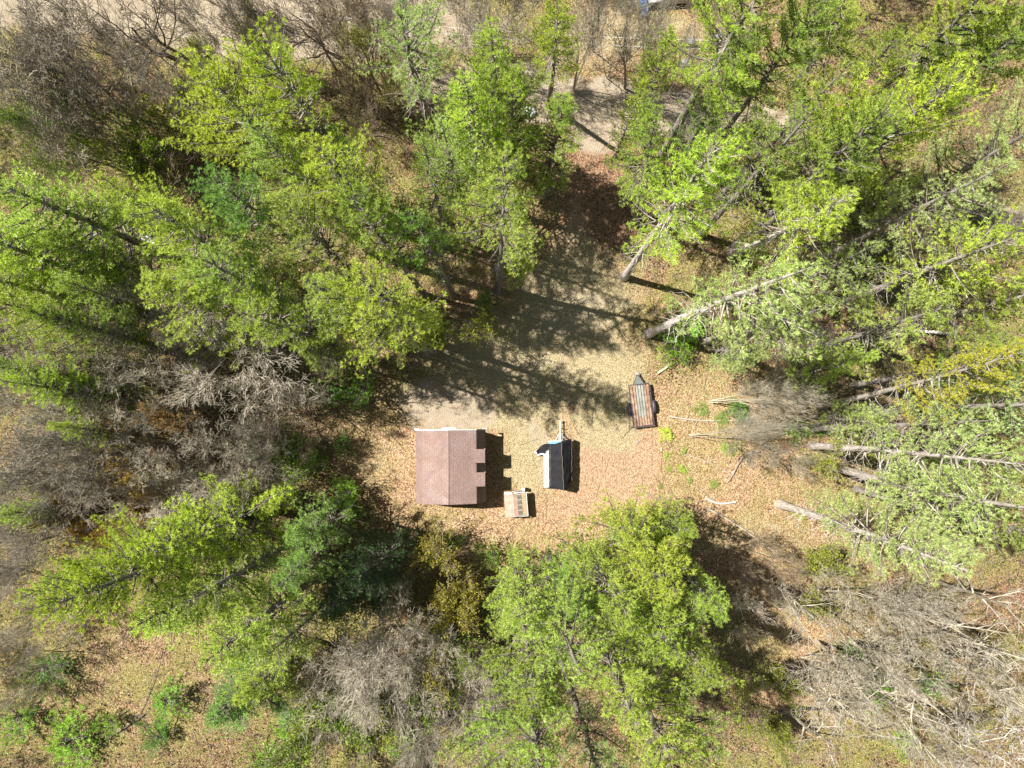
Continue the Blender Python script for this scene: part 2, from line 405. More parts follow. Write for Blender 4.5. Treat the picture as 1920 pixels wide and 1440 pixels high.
def ground_piece(name, sel):
    Fs = QF[sel]; used, inv = np.unique(Fs, return_inverse=True)
    me = np_mesh(name, VG[used], inv.reshape(-1, 4), M_GROUND, smooth=True)
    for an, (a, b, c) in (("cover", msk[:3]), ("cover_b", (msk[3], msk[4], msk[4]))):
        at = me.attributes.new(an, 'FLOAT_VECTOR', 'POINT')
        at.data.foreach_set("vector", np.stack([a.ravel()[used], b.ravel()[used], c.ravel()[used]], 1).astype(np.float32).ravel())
    return tag(link(name, me), kind="structure")
fc = VG[QF].mean(1)
fpx, fpy = ground_px(fc[:, 0], fc[:, 1])
sandF = msk[1].ravel()[QF].mean(1)
is_road = (sandF > 0.5) & (fpy < 330)
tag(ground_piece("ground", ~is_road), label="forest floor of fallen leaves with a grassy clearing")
tag(ground_piece("dirt_road", is_road), label="pale sandy dirt road crossing behind the trees")

# ---------------------------------------------------------------- the shed, the trailers and the coop
def shed():
    cx, y0, y1 = -4.40, -0.30, -5.38          # ridge line, front and back
    L = y0 - y1; cy = (y0 + y1) / 2
    t = tag(empty("barn_shed", (cx, cy, 0), math.radians(0.5)), "brown shingled gambrel shed with two dormers beside the clearing", "shed")
    zE, zB, zR, xB, xE = 1.95, 3.00, 3.62, 1.90, 2.52
    h = L / 2
    prof = [(-xE + .12, 0), (-xE + .12, zE), (-xB + .03, zB - .05), (0, zR - .06), (xB - .03, zB - .05), (xE - .12, zE), (xE - .12, 0)]
    for sy, nm in ((1, "gable_wall"), (-1, "gable_wall")):
        b = BM(); b.prism([(x, sy * (h - .12), z) for x, z in prof], (0, -sy * .10, 0)); w = b.done(nm, M_RED, t)
    for sx in (-1, 1):
        BM().box((sx * (xE - .17), 0, zE / 2), (.1, L - .5, zE)).done("side_wall", M_RED, t)
    # roof: four slopes as slabs
    b = BM(); th = .07
    for (xa, za, xb, zb) in ((-xE, zE - .02, -xB, zB), (-xB, zB, 0, zR), (0, zR, xB, zB), (xB, zB, xE, zE - .02)):
        b.prism([(xa, h + .03, za), (xb, h + .03, zb), (xb, h + .03, zb + th), (xa, h + .03, za + th)], (0, -L - .06, 0))
    roof = b.done("roof", M_SHINGLE, t)
    BM().tube([(0, h + .03, zR + th), (0, -h - .03, zR + th)], .035, 6).done("ridge_cap", M_SHINGLE, roof)
    # white rake boards on the front, wider at the peak
    b = BM(); y = h + .035
    for (xa, za, xb, zb) in ((-xE - .03, zE - .05, -xB - .02, zB + .02), (-xB - .02, zB + .02, 0, zR + .03), (0, zR + .03, xB + .02, zB + .02), (xB + .02, zB + .02, xE + .03, zE - .05)):
        b.prism([(xa, y, za - .13), (xb, y, zb - .13), (xb, y, zb + .06), (xa, y, za + .06)], (0, .075, 0))
    b.box((0, y + .10, zR - .10), (.95, .20, .10)); b.box((0, y + .16, zR - .17), (.55, .10, .12))
    b.box((-2.45, y + .10, 1.92), (.35, .14, .10)); b.box((2.45, y + .08, 1.92), (.3, .10, .10))
    b.done("rake_board", M_WHITE, t)
    BM().box((0, y - .02, 2.75), (4.1, .05, .16)).done("gable_trim", M_RED, t)
    dr = BM().box((0, h - .005, 1.0), (1.5, .03, 1.95)).done("double_door", M_WHITE, t)
    BM().box((.1, h + .02, 1.05), (.05, .04, .2)).done("handle", M_DARKSTEEL, dr)
    # two shed dormers on the right slope
    for (pa, pb) in ((-1.60, -2.56), (-3.23, -4.21)):
        ya, yb = pa - cy, pb - cy; ym = (ya + yb) / 2; w = ya - yb
        d = BM(); d.prism([(1.72, ya, 3.145), (2.50, ya, 2.99), (2.50, ya, 3.04), (1.72, ya, 3.19)], (0, -w, 0))
        d = d.done("dormer", M_SHINGLE, t)
        wl = BM(); wl.prism([(1.9, ya - .06, 2.9), (2.42, ya - .06, 2.0), (2.42, ya - .06, 2.985), (1.9, ya - .06, 3.09)], (0, -.06, 0))
        wl.prism([(1.9, yb + .12, 2.9), (2.42, yb + .12, 2.0), (2.42, yb + .12, 2.985), (1.9, yb + .12, 3.09)], (0, -.06, 0))
        wl.box((2.40, ym, 2.46), (.06, w - .26, 1.0)).done("dormer_wall", M_RED, d)
        f = BM(); f.box((2.445, ym, 2.45), (.03, .62, .7)).done("window", M_GLASS, d)
        e = BM(); e.box((2.47, ym + .33, 2.45), (.03, .06, .8)); e.box((2.47, ym - .33, 2.45), (.03, .06, .8))
        e.box((2.47, ym, 2.83), (.03, .60, .05)); e.box((2.47, ym, 2.08), (.03, .60, .05)); e.box((2.50, ya + .015, 2.99), (.06, .03, .09)); e.done("window_frame", M_WHITE, d)
    return t
shed()

def flatbed():
    o = P(1202.5, 760, .5)
    t = tag(empty("utility_trailer", (o.x, o.y, 0), math.radians(6.4)), "small flatbed trailer with weathered red and grey plank deck", "trailer")
    W, L, z = 1.50, 3.12, .55
    g = np.linspace(-W / 2 + .05, W / 2 - .05, 8)
    b = BM()
    for i in range(7):
        x = (g[i] + g[i + 1]) / 2; w = g[i + 1] - g[i] - .05
        if i in (2, 3, 4):
            cut = -L / 2 + (.72, .62, .80)[i - 2]
            b.box((x, (L / 2 - .06 + cut) / 2, z), (w, L / 2 - .06 - cut, .04), mi=1)
            b.box((x + .005, (cut - .012 - L / 2 + .06) / 2, z - .003), (w, cut - .012 + L / 2 - .06, .04), mi=0)
        else: b.box((x, 0, z + .002 * (i % 2)), (w, L - .12, .04), mi=0)
    b.done("deck", [M_REDPLANK, M_GREYPLANK], t)
    b = BM()
    for s in (-1, 1): b.box((s * (W / 2), 0, z), (.07, L, .12))
    for s in (-1, 1): b.box((0, s * (L / 2), z + .005), (W + .07, .07, .13))
    for y in (-.9, 0, .9): b.box((0, y, z - .07), (W - .1, .05, .06))
    b.box((W / 2 + .01, L * .3, z + .06), (.09, L * .38, .05))
    b.done("frame", M_DARKSTEEL, t)
    b = BM(); ap = (-.02, L / 2 + .80, z - .05)
    for s in (-1, 1): b.cyl((s * .43, L / 2, z - .05), ap, .045, n=6)
    b.done("tongue", M_DARKSTEEL, t)
    b = BM(); b.prism([(-.36, L / 2 + .04, z - .02), (.36, L / 2 + .04, z - .02), (.03, L / 2 + .63, z - .02), (-.06, L / 2 + .63, z - .02)], (0, 0, .02)); b.done("tongue_plate", M_PLATE, t)
    b = BM(); b.box((-.02, L / 2 + .84, z - .02), (.13, .22, .10), bev=.02); b.cyl((.05, L / 2 + .72, z - .45), (.05, L / 2 + .72, z + .18), .025); b.cyl((-.02, L / 2 + .72, z + .17), (.16, L / 2 + .70, z + .17), .012); b.done("coupler", M_STEEL, t)
    for s in (-1, 1):
        x = s * (W / 2 + .17)
        b = BM(); rows = []
        for k in range(9):
            a = math.pi * (k / 8); rows.append([(x - .12, -.18 + .50 * math.cos(a), .30 + .36 * math.sin(a) ** .7), (x + .12, -.18 + .50 * math.cos(a), .30 + .36 * math.sin(a) ** .7)])
        b.grid(rows, .02); b.done("fender", M_DARKSTEEL, t)
        wh = empty("wheel"); wh.parent = t
        BM().cyl((x - .09, -.18, .29), (x + .09, -.18, .29), .29, n=20).done("tyre", M_RUBBER, wh)
        BM().cyl((x - .095, -.18, .29), (x + .095, -.18, .29), .16, n=12).done("rim", M_STEEL, wh)
    for s in (-.5, .5): BM().box((s, -L / 2 - .045, z), (.16, .03, .08)).done('tail_light', M_RED, t)
flatbed()

def covered():
    o = P(1048, 872, 1.0)
    t = tag(empty("covered_trailer", (o.x, o.y, 0), 0), "camper trailer under a black tarp with its white side showing", "camper")
    def q(px, py, z):
        v = P(px, py, z); return Vector((v.x - o.x, v.y - o.y, z))
    rr = np.random.default_rng(4)
    # columns across at front (top of photo) and back: left hem, left edge, between, ridge, between, right seam, right hem
    front = [q(1030, 834, .62), q(1029.5, 833, 1.42), q(1041, 833, 1.62), q(1052.5, 830.5, 1.88), q(1062, 826, 1.5), q(1072, 823.5, 1.15), q(1072.5, 824, .35)]
    back = [q(1029.5, 912, .62), q(1030, 914, 1.42), q(1044, 917, 1.62), q(1057, 920, 1.86), q(1066, 915, 1.5), q(1072, 902, 1.10), q(1072.5, 902, .35)]
    def prof(v):
        r = []
        for i in range(6):
            for k in range(5):
                u = k / 5; a = front[i].lerp(front[i + 1], u); b = back[i].lerp(back[i + 1], u)
                p = a.lerp(b, v)
                amp = .028
                p += Vector((math.sin(v * 23 + i * 2.1) * amp * .6, math.sin(i * 5 + k + v * 8) * .01, amp * math.sin(v * 19 + (i * 5 + k) * .7) * math.cos((i * 5 + k) * .9 - v * 11)))
                p.z -= .02 * math.sin(v * 7 + 1.3 * math.sin(v * 11 + i)) 
                r.append(p)
        r.append(front[6].lerp(back[6], v)); return r
    b = BM(); rows = [prof(j / 30) for j in range(31)]
    f0 = [Vector((p.x, p.y + .03, max(.35, p.z * .5))) for p in rows[0]]; f1 = [Vector((p.x, p.y - .05, max(.35, p.z * .45))) for p in rows[-1]]
    b.grid([f0] + rows + [f1], .02); cov = b.done("tarp_cover", M_TARP, t)
    b = BM()
    b.tube([rows[j][15] + Vector((0, 0, .018)) for j in range(31)], .014, 5); b.tube([rows[j][25] + Vector((0, 0, .018)) for j in range(31)], .010, 5)
    b.tube([rows[j][6] + Vector((0, 0, .012)) for j in range(1, 30, 1)], .008, 4); b.done("seam", M_SEAM, cov)
    # white side, leaning out under the cover, in ribs
    b = BM(); n = 9
    for k in range(n):
        a0, a1 = k / n, (k + .93) / n
        A = q(1018.5, 843, .45).lerp(q(1019.5, 915, .45), a0); B = q(1018.5, 843, .45).lerp(q(1019.5, 915, .45), a1)
        Cc = q(1030.5, 843, 1.30).lerp(q(1031, 914, 1.30), a1); D = q(1030.5, 843, 1.30).lerp(q(1031, 914, 1.30), a0)
        b.prism([A, B, Cc, D], (.03, 0, -.02))
    b.prism([q(1019, 843, .43), q(1020, 915, .43), q(1031, 914, 1.27), q(1031, 843, 1.27)], (.02, 0, -.03)); b.done("side_panel", M_SIDING, t)
    # tarp corner pulled out to the left with a pale hem
    b = BM(); rows2 = []
    for j in range(9):
        u = j / 8
        a = q(1030, 832, 1.35).lerp(q(1004, 848, .30), u) + Vector((0, .22 * math.sin(math.pi * u), .10 * math.sin(9 * u)))
        c = q(1031, 850, 1.1).lerp(q(1008, 851, .20), u) + Vector((0, .04 * math.sin(12 * u), .05 * math.cos(10 * u)))
        rows2.append([a.lerp(c, k / 5) + Vector((0, 0, .05 * math.sin(k * 2 + j))) for k in range(6)])
    b.grid(rows2, .015); fl = b.done("tarp_flap", M_TARP, t)
    b = BM(); b.tube([r[-1] + Vector((0, -.05, 0)) for r in rows2], .07, 6); b.tube([rows2[-1][0], rows2[-1][2], rows2[-1][-1]], .08, 6); b.done("hem", M_WTARP, fl)
    # blue front panel
    b = BM(); b.prism([q(1028.5, 827.5, .95), q(1052, 826.5, .95), q(1053, 832, 1.05), q(1029, 833.5, 1.05)], (0, 0, -.5)); b.done("front_panel", M_BLUE, t)
    b = BM(); b.prism([q(1028, 826.6, .97), q(1052, 825.6, .97), q(1052, 827.2, .99), q(1028, 828.2, .99)], (0, 0, -.5)); b.done("front_trim", M_WHITE, t)
    c = (q(1030, 833, 0) + q(1072, 905, 0)) / 2
    b = BM(); b.box((c.x, c.y, .62), (1.45, 2.9, .35)); b.done("body", M_WHITE, t)
    b = BM(); z = .5
    b.cyl(q(1050.5, 790, z), q(1051, 830, z), .045, n=8); b.cyl(q(1050.5, 811, z), q(1038, 831, z), .035, n=6); b.cyl(q(1050.5, 811, z), q(1064, 828, z), .035, n=6)
    b.cyl(q(1044, 822, z), q(1058, 820, z), .025, n=6); b.cyl(q(1047.5, 815, z), q(1047.5, 830, z), .02, n=6); b.cyl(q(1054, 815, z), q(1054, 829, z), .02, n=6)
    b.done("tongue", M_STEEL, t)
    b = BM(); p = q(1050.3, 790, z); b.box(p, (.13, .22, .10), bev=.02); p2 = q(1051.5, 802, 0); b.cyl((p2.x, p2.y, .05), (p2.x, p2.y, .78), .03); b.done("coupler", M_STEEL, t)
    for s in (-.80, .78):
        wh = empty("wheel"); wh.parent = t
        BM().cyl((c.x + s - .08, c.y - .2, .28), (c.x + s + .08, c.y - .2, .28), .28, n=18).done("tyre", M_RUBBER, wh)
        BM().cyl((c.x + s - .085, c.y - .2, .28), (c.x + s + .085, c.y - .2, .28), .15, n=12).done("rim", M_STEEL, wh)
covered()

def coop():
    o = P(968, 946, .8)
    rz = math.radians(4.5)
    t = tag(empty("chicken_coop", (o.x, o.y, 0), rz), "small tan coop with a strip of panes in its roof beside the shed", "coop")
    hl = .84                               # half length along the ridge
    xl, xr, xm = -.83, .80, -.18
    zl, zm, zr = .92, 1.32, .98
    b = BM(); b.prism([(xl + .1, hl - .1, .05), (xr - .06, hl - .1, .05), (xr - .06, hl - .1, zr - .03), (xm, hl - .1, zm - .05), (xl + .1, hl - .1, zl - .02)], (0, -2 * hl + .2, 0)); b.done("body", M_COOPWALL, t)
    b = BM(); b.prism([(xl, hl, zl), (xm, hl, zm), (xm, hl, zm + .04), (xl, hl, zl + .04)], (0, -2 * hl, 0)); b.done("roof_panel", M_COOPROOF, t)
    def on(x): return zm + (zr - zm) * (x - xm) / (xr - xm)
    b = BM(); b.prism([(xm, hl, zm), (.13, hl, on(.13)), (.13, hl, on(.13) + .04), (xm, hl, zm + .04)], (0, -2 * hl, 0)); b.done("roof_panel", M_COOPROOF, t)
    w = BM()
    for k in range(4):
        ya = hl - .12 - k * (2 * hl - .18) / 4; yb = ya - (2 * hl - .18) / 4 + .035
        w.prism([(.15, ya, on(.15)), (.40, ya, on(.40)), (.40, ya, on(.40) + .03), (.15, ya, on(.15) + .03)], (0, yb - ya, 0))
    w = w.done("roof_window", M_PANE, t)
    f = BM()
    for k in range(5):
        ya = hl - .115 - k * (2 * hl - .18) / 4
        f.prism([(.14, ya + .04, on(.14) + .002), (.41, ya + .04, on(.41) + .002), (.41, ya + .04, on(.41) + .045), (.14, ya + .04, on(.14) + .045)], (0, -.045, 0))
    f.done("frame", M_WHITE, w)
    b = BM(); b.prism([(.42, hl, on(.42)), (xr - .05, hl, on(xr - .05)), (xr - .05, hl, on(xr - .05) + .04), (.42, hl, on(.42) + .04)], (0, -2 * hl, 0)); b.done("roof_panel", M_TANPANEL, t)
    b = BM(); b.box((xr - .01, 0, zr + .03), (.05, 2 * hl + .06, .06)); b.box(((xr + .13) / 2 + .0, -hl - .02, on(.46)), (.72, .04, .06), ry=math.atan2(zm - zr, xr - xm))
    b.box(((xl + xm) / 2, hl + .06, (zl + zm) / 2 + .02), (.66, .14, .05), ry=-math.atan2(zm - zl, xm - xl)); b.box((.28, hl + .05, on(.28) + .03), (.86, .10, .05), ry=math.atan2(zm - zr, xr - xm)); b.done("trim", M_WHITE, t)
    b = BM(); b.box((.60, hl + .22, .55), (.24, .22, .55), bev=.02); b.done("nest_box", M_WHITE, t)
    b = BM(); b.box((.02, hl + .14, .5), (.5, .06, .7)); b.box((.36, hl + .19, .75), (.10, .12, .12)); b.done("hatch", M_COOPWALL, t)
coop()

def crumpled(name, px, py, w, d, m, label, cat="tarp", seed=1, z=.35, rz=0):
    o = P(px, py, 0); r = np.random.default_rng(seed); b = BM(); rows = []
    ph = r.uniform(0, 6, 8)
    for j in range(15):
        row = []
        for i in range(17):
            u, v = i / 16 - .5, j / 14 - .5
            e = 1 - (abs(u) * 2) ** 3 * .5 - (abs(v) * 2) ** 3 * .5
            zz = z * (.35 + .65 * e) + .12 * math.sin(u * 17 + ph[0] + v * 6) * math.cos(v * 15 + ph[1]) + .08 * math.sin(u * 31 + v * 22 + ph[2])
            row.append((u * w * (1 + .12 * math.sin(v * 9 + ph[3])), v * d * (1 + .15 * math.sin(u * 8 + ph[4])), max(.04, zz)))
        rows.append(row)
    b.grid(rows, .01); ob = b.done(name, m, None, (o.x, o.y, gz(o.x, o.y))); ob.rotation_euler = (0, 0, rz)
    return tag(ob, label, cat)
crumpled("plastic_sheet", 274, 456, 1.7, 1.3, M_WTARP, "crumpled white plastic sheet between the pines at the left, the larger lower one", seed=2, rz=-.9)
crumpled("plastic_sheet", 201, 398, 1.1, .5, M_WTARP, "narrow crumpled white sheet in the dark gap at the left, above the larger one", seed=3, rz=-.5)
crumpled("plastic_sheet", 988, 212, 1.3, .8, M_WTARP, "white sheet half hidden under the pines beside the dirt road", seed=5)
crumpled("blue_tarp", 1207, 17, .7, 1.4, M_BTARP, "crumpled bright blue tarp beside the grey car at the top edge", seed=6, z=.5)

def car():
    o = P(1262, -8, 0)
    t = tag(empty("parked_car", (o.x, o.y, gz(o.x, o.y)), math.radians(4)), "old grey car with a rust patch at the top edge, behind bare branches", "car")
    n = 26; rows = []
    hgt = [(-2.1, .55), (-2.05, .85), (-1.2, .98), (-.75, 1.42), (.5, 1.46), (1.15, 1.02), (2.0, .9), (2.12, .5)]
    b = BM()
    for (x, z) in hgt:
        k = .86 if z > 1.3 else 1.0
        rows.append([(x, -.85, .35), (x, -.86, min(z, .8)), (x, -.80 * k, z - .03), (x, -.3, z), (x, .3, z), (x, .80 * k, z - .03), (x, .86, min(z, .8)), (x, .85, .35)])
    b.grid(rows, .03); b.done("body", M_OLDGREY, t)
    b = BM(); b.box((-1.45, -.25, .955), (.85, .8, .05), ry=-.1); b.done("rusty_hood_patch", M_RUST, t)
    for s in (-1, 1):
        b = BM(); b.prism([(-1.0, s * .80, 1.0), (1.0, s * .80, 1.0), (.45, s * .76, 1.34), (-.72, s * .76, 1.32)], (0, s * .05, 0)); b.done("side_window", M_GLASS, t)
        for x in (-1.35, 1.35):
            wh = empty("wheel"); wh.parent = t
            BM().cyl((x, s * .70, .32), (x, s * .90, .32), .32, n=20).done("tyre", M_RUBBER, wh)
            BM().cyl((x, s * .70, .32), (x, s * .915, .32), .18, n=12).done("rim", M_STEEL, wh)
car()

def small_things():
    o = P(1293, 84, 0); z = gz(o.x, o.y)
    t = tag(empty("steel_bin", (o.x, o.y, z)), "small grey metal bin standing on leaves near the top, casting a dark shadow", "bin")
    b = BM(); b.cyl((0, 0, 0), (0, 0, .62), .25, .29, 18); b.done("bin_body", M_DARKSTEEL, t)
    b = BM(); b.cyl((0, 0, .62), (0, 0, .70), .31, .24, 18); b.cyl((0, 0, .70), (0, 0, .76), .05, .04, 8); b.done("lid", M_STEEL, t)
    for (px, py, r, h, lean, lab) in ((1337, 80, .26, 1.15, .35, "tall grey tree stump near the top, right of the metal bin"), (1286, 122, .42, .55, .05, "broad low brown stump below the metal bin near the top"), (1182, 838, 0, 0, 0, "")):
        if not r: continue
        o = P(px, py, 0); b = BM()
        b.tube([(0, 0, -.05), (0, 0, .12), (lean * h * .5, lean * .3, h * .6), (lean * h, lean * .5, h)], [r * 1.35, r * 1.05, r * .95, r * .9], 12)
        ob = b.done("tree_stump", M_STUMP, None, (o.x, o.y, gz(o.x, o.y))); tag(ob, lab, "stump")
    for (px, py, s, lab) in ((1195, 829, .12, "small pale stone on bare ground just below the flatbed trailer"), (857, 1012, .2, "round pale rock beside the green shrub below the shed"), (743, 1003, .18, "grey rock at the shaded edge of leaves below the shed")):
        o = P(px, py, 0); bm = bmesh.new(); bmesh.ops.create_icosphere(bm, subdivisions=2, radius=s)
        for v in bm.verts: v.co *= 1 + .25 * math.sin(v.co.x * 21 + v.co.y * 17 + px); v.co.z *= .7
        me = bpy.data.meshes.new("rock"); bm.to_mesh(me); bm.free(); me.materials.append(M_STUMP)
        ob = link("rock", me); ob.location = (o.x, o.y, gz(o.x, o.y) + s * .3); tag(ob, lab, "rock")
    for (a, b_, lab) in (((560, 24, 8.0), (1420, 77, 8.0), "upper one of the two thin pale overhead wires near the top edge"), ((560, 34, 7.4), (1420, 95, 7.4), "lower one of the two thin pale overhead wires near the top edge")):
        A, B = P(*a), P(*b_); pts = []
        for k in range(25):
            u = k / 24; p = A.lerp(B, u); p.z -= .7 * 4 * u * (1 - u); pts.append(p)
        tag(BM().tube(pts, .013, 5).done("overhead_wire", M_WIRE), lab, "wire", "overhead wires")
small_things()

# ---------------------------------------------------------------- growing things
def nrm(a): return a / np.maximum(np.linalg.norm(a, axis=1, keepdims=True), 1e-6)
def blades(T, D, k, L, w, r, updir=.35, spread=.85):
    """k thin blades round each tuft point"""
    n = len(T)
    t = np.repeat(T, k, 0); d = np.repeat(D, k, 0)
    d = nrm(d * .6 + r.normal(0, spread * .6, (n * k, 3)) + np.array([0, 0, updir]))
    s = nrm(np.cross(d, np.array([0, 0, 1.]) + r.normal(0, .55, (n * k, 3))))
    ln = (L * r.uniform(.6, 1.25, (n * k, 1))); ww = w * r.uniform(.7, 1.3, (n * k, 1))
    p = t + d * ln * .05
    V = np.stack([p - s * ww * .5, p + s * ww * .5, p + d * ln], 1).reshape(-1, 3)
    return V, np.arange(len(V)).reshape(-1, 3)
def sticks(S, sides=3):
    """S: rows of p0, p1, r0, r1 -> thin prisms"""
    S = np.asarray(S); p0, p1, r0, r1 = S[:, 0:3], S[:, 3:6], S[:, 6:7], S[:, 7:8]
    d = nrm(p1 - p0); a = np.where(np.abs(d[:, 2:3]) > .9, np.array([[1., 0, 0]]), np.array([[0, 0, 1.]]))
    u = nrm(np.cross(d, a)); v = np.cross(d, u); n = len(S)
    ring = []
    for k in range(sides):
        c, s = math.cos(2 * math.pi * k / sides), math.sin(2 * math.pi * k / sides)
        ring.append((c * u + s * v))
    V = np.stack([p0 + q * r0 for q in ring] + [p1 + q * r1 for q in ring], 1).reshape(-1, 3)
    base = (np.arange(n) * 2 * sides)[:, None]; Fs = []
    for k in range(sides):
        k2 = (k + 1) % sides
        Fs.append(base + np.array([[k, k2, sides + k2, sides + k]]))
    return V, np.stack(Fs, 1).reshape(-1, 4)
def trunk_tube(pts, rad, n=9):
    pts = np.asarray(pts, float); V = []; m = len(pts)
    for i in range(m):
        d = Vector(pts[min(i + 1, m - 1)] - pts[max(i - 1, 0)]); q = d.to_track_quat('Z', 'Y')
        for k in range(n): V.append(Vector(pts[i]) + q @ Vector((rad[i] * math.cos(2 * math.pi * k / n), rad[i] * math.sin(2 * math.pi * k / n), 0)))
    Fs = [[i * n + k, i * n + (k + 1) % n, (i + 1) * n + (k + 1) % n, (i + 1) * n + k] for i in range(m - 1) for k in range(n)]
    return np.array(V), np.array(Fs)
def join(parts):
    Vs, Fs, o = [], [], 0
    for V, Fa in parts: Vs.append(V); Fs.append(Fa + o); o += len(V)
    return np.concatenate(Vs), np.concatenate(Fs)

def pine_proto(seed, h=19.0, R=3.2, z0=.42, sparse=0.0, dead=34, blade=(17, .19, .030), dens=1.0, cone=.75, lop=.3, gap=.62):
    r = np.random.default_rng(seed)
    # trunk, gently curved
    zs = np.linspace(0, 1, 12); b1, b2 = r.uniform(-.35, .35, 2)
    tp = np.stack([b1 * np.sin(zs * 3), b2 * np.sin(zs * 2.4), zs * h], 1)
    tr = .23 * (h / 19) * (1 - zs) ** .8 + .02; tr[0] *= 1.3
    def at(z): return np.array([np.interp(z, tp[:, 2], tp[:, 0]), np.interp(z, tp[:, 2], tp[:, 1]), z])
    wood, limb, TP, TD = [], [], [], []
    az0 = r.uniform(0, 6.28); z = h * z0; lobes = r.uniform(0, 6.28, 3)
    while z < h * .985:
        t = (z - h * z0) / (h * (1 - z0))
        pr = min(1.0, .55 + t * 2.4) * (1 - t ** 1.6) ** cone + .06
        n = r.integers(4, 7) if t > .1 else r.integers(3, 5)
        a0 = r.uniform(0, 6.28)
        for k in range(n):
            if r.random() < sparse + .16: continue
            a = a0 + k * 6.28 / n + r.normal(0, .22)
            L = R * pr * r.uniform(.55, 1.28) * (1 + lop * math.cos(a - az0)) * (1 + .16 * math.sin(3 * a + lobes[0]))
            if L < .3: L = .3
            el = (.15 + .75 * t) + r.normal(0, .10); curl = r.uniform(.1, .35) * (1 - .5 * t)
            o = at(z + r.normal(0, .08)); side = r.normal(0, .15)
            m = max(3, int(L / .32)); s = np.linspace(0, 1, m + 1)
            dirx = np.array([math.cos(a), math.sin(a), 0]); per = np.array([-math.sin(a), math.cos(a), 0])
            pts = o + L * (s[:, None] * dirx * math.cos(el) + (s ** 2)[:, None] * per * side) + np.array([0, 0, 1]) * (L * (s * math.sin(el) - .10 * np.sin(s * 3.1) + curl * s ** 2.4))[:, None]
            rb = .012 + .016 * L
            for i in range(m): limb.append([*pts[i], *pts[i + 1], rb * (1 - s[i]) + .008, rb * (1 - s[i + 1]) + .008])
            # side sprays
            st = .20; ss = .22 if t > .5 else .34
            cnt = int(L * (1 - ss) / st * dens) + 1
            for q in range(cnt):
                sc = ss + (1 - ss) * (q + r.random() * .6) / cnt
                f = sc * m; i = min(int(f), m - 1); p = pts[i] + (pts[i + 1] - pts[i]) * (f - i)
                fd = pts[i + 1] - pts[i]; fd = fd / np.linalg.norm(fd)
                for sg in (-1, 1):
                    if r.random() < .12: continue
                    sl = (.18 + .30 * L * (1 - sc) ** .8 * (.35 + .65 * min(1, (sc - ss) * 4))) * r.uniform(.7, 1.25)
                    ang = sg * r.uniform(.6, 1.05)
                    dd = fd * math.cos(ang) + np.cross([0, 0, 1], fd) * math.sin(ang) + np.array([0, 0, r.uniform(.0, .3)])
                    dd /= np.linalg.norm(dd); e = p + dd * sl
                    if sl > .3: limb.append([*p, *e, .010, .005])
                    nt = max(1, int(sl / .19)); us = (np.arange(nt) + .9 + r.uniform(-.15, .15, nt)) / nt
                    for u in us: TP.append(p + dd * sl * u + r.normal(0, .03, 3)); TD.append(dd)
            TP.append(pts[-1]); TD.append(fd)
        z += gap * r.uniform(.7, 1.3) * (1 - .35 * t)
    ph = r.uniform(0, 6.28, 6)
    TP.append(at(h)); TD.append(np.array([0, 0, 1.]))
    # dead lower limbs
    for k in range(dead):
        zz = h * r.uniform(z0 * .42, z0 + .12); a = r.uniform(0, 6.28); L = r.uniform(.5, 2.0) * (.5 + .5 * zz / (h * z0))
        o = at(zz); el = r.uniform(-.25, .3); d = np.array([math.cos(a) * math.cos(el), math.sin(a) * math.cos(el), math.sin(el)])
        p = o; m = 4
        for i in range(m):
            q = p + (d + r.normal(0, .16, 3)) * L / m; wood.append([*p, *q, .026 * (1 - i / m) + .007, .026 * (1 - (i + 1) / m) + .006])
            if i and r.random() < .8:
                e = q + (d * .5 + r.normal(0, .55, 3)) * L * .35; wood.append([*q, *e, .010, .004])
            p = q
    tm = [trunk_tube(tp, tr)]
    if wood: tm.append(sticks(wood))
    nb = sum(len(q[1]) for q in tm); tm.append(sticks(limb)); V, Fa = join(tm)
    trunk = np_mesh("trunk", V, Fa, [M_BARK, M_LIMB], (np.arange(len(Fa)) >= nb).astype(np.int32), smooth=True)
    T = np.array(TP); D = np.array(TD)
    fld3 = np.sin(T[:, 0] * 2.3 + ph[0]) * np.sin(T[:, 1] * 2.5 + ph[1]) + np.sin(T[:, 2] * 2.1 + T[:, 0] * 1.1 + ph[2]) * .7
    kp = r.random(len(T)) < np.clip(.88 + .5 * fld3, .2, 1); T, D = T[kp], D[kp]
    V2, F2 = blades(T, D, blade[0], blade[1], blade[2], r)
    crown = np_mesh("crown", V2, F2, M_NEEDLE)
    return dict(h=h, R=R, trunk=trunk, limbs=True, crown=crown, n=len(F2))

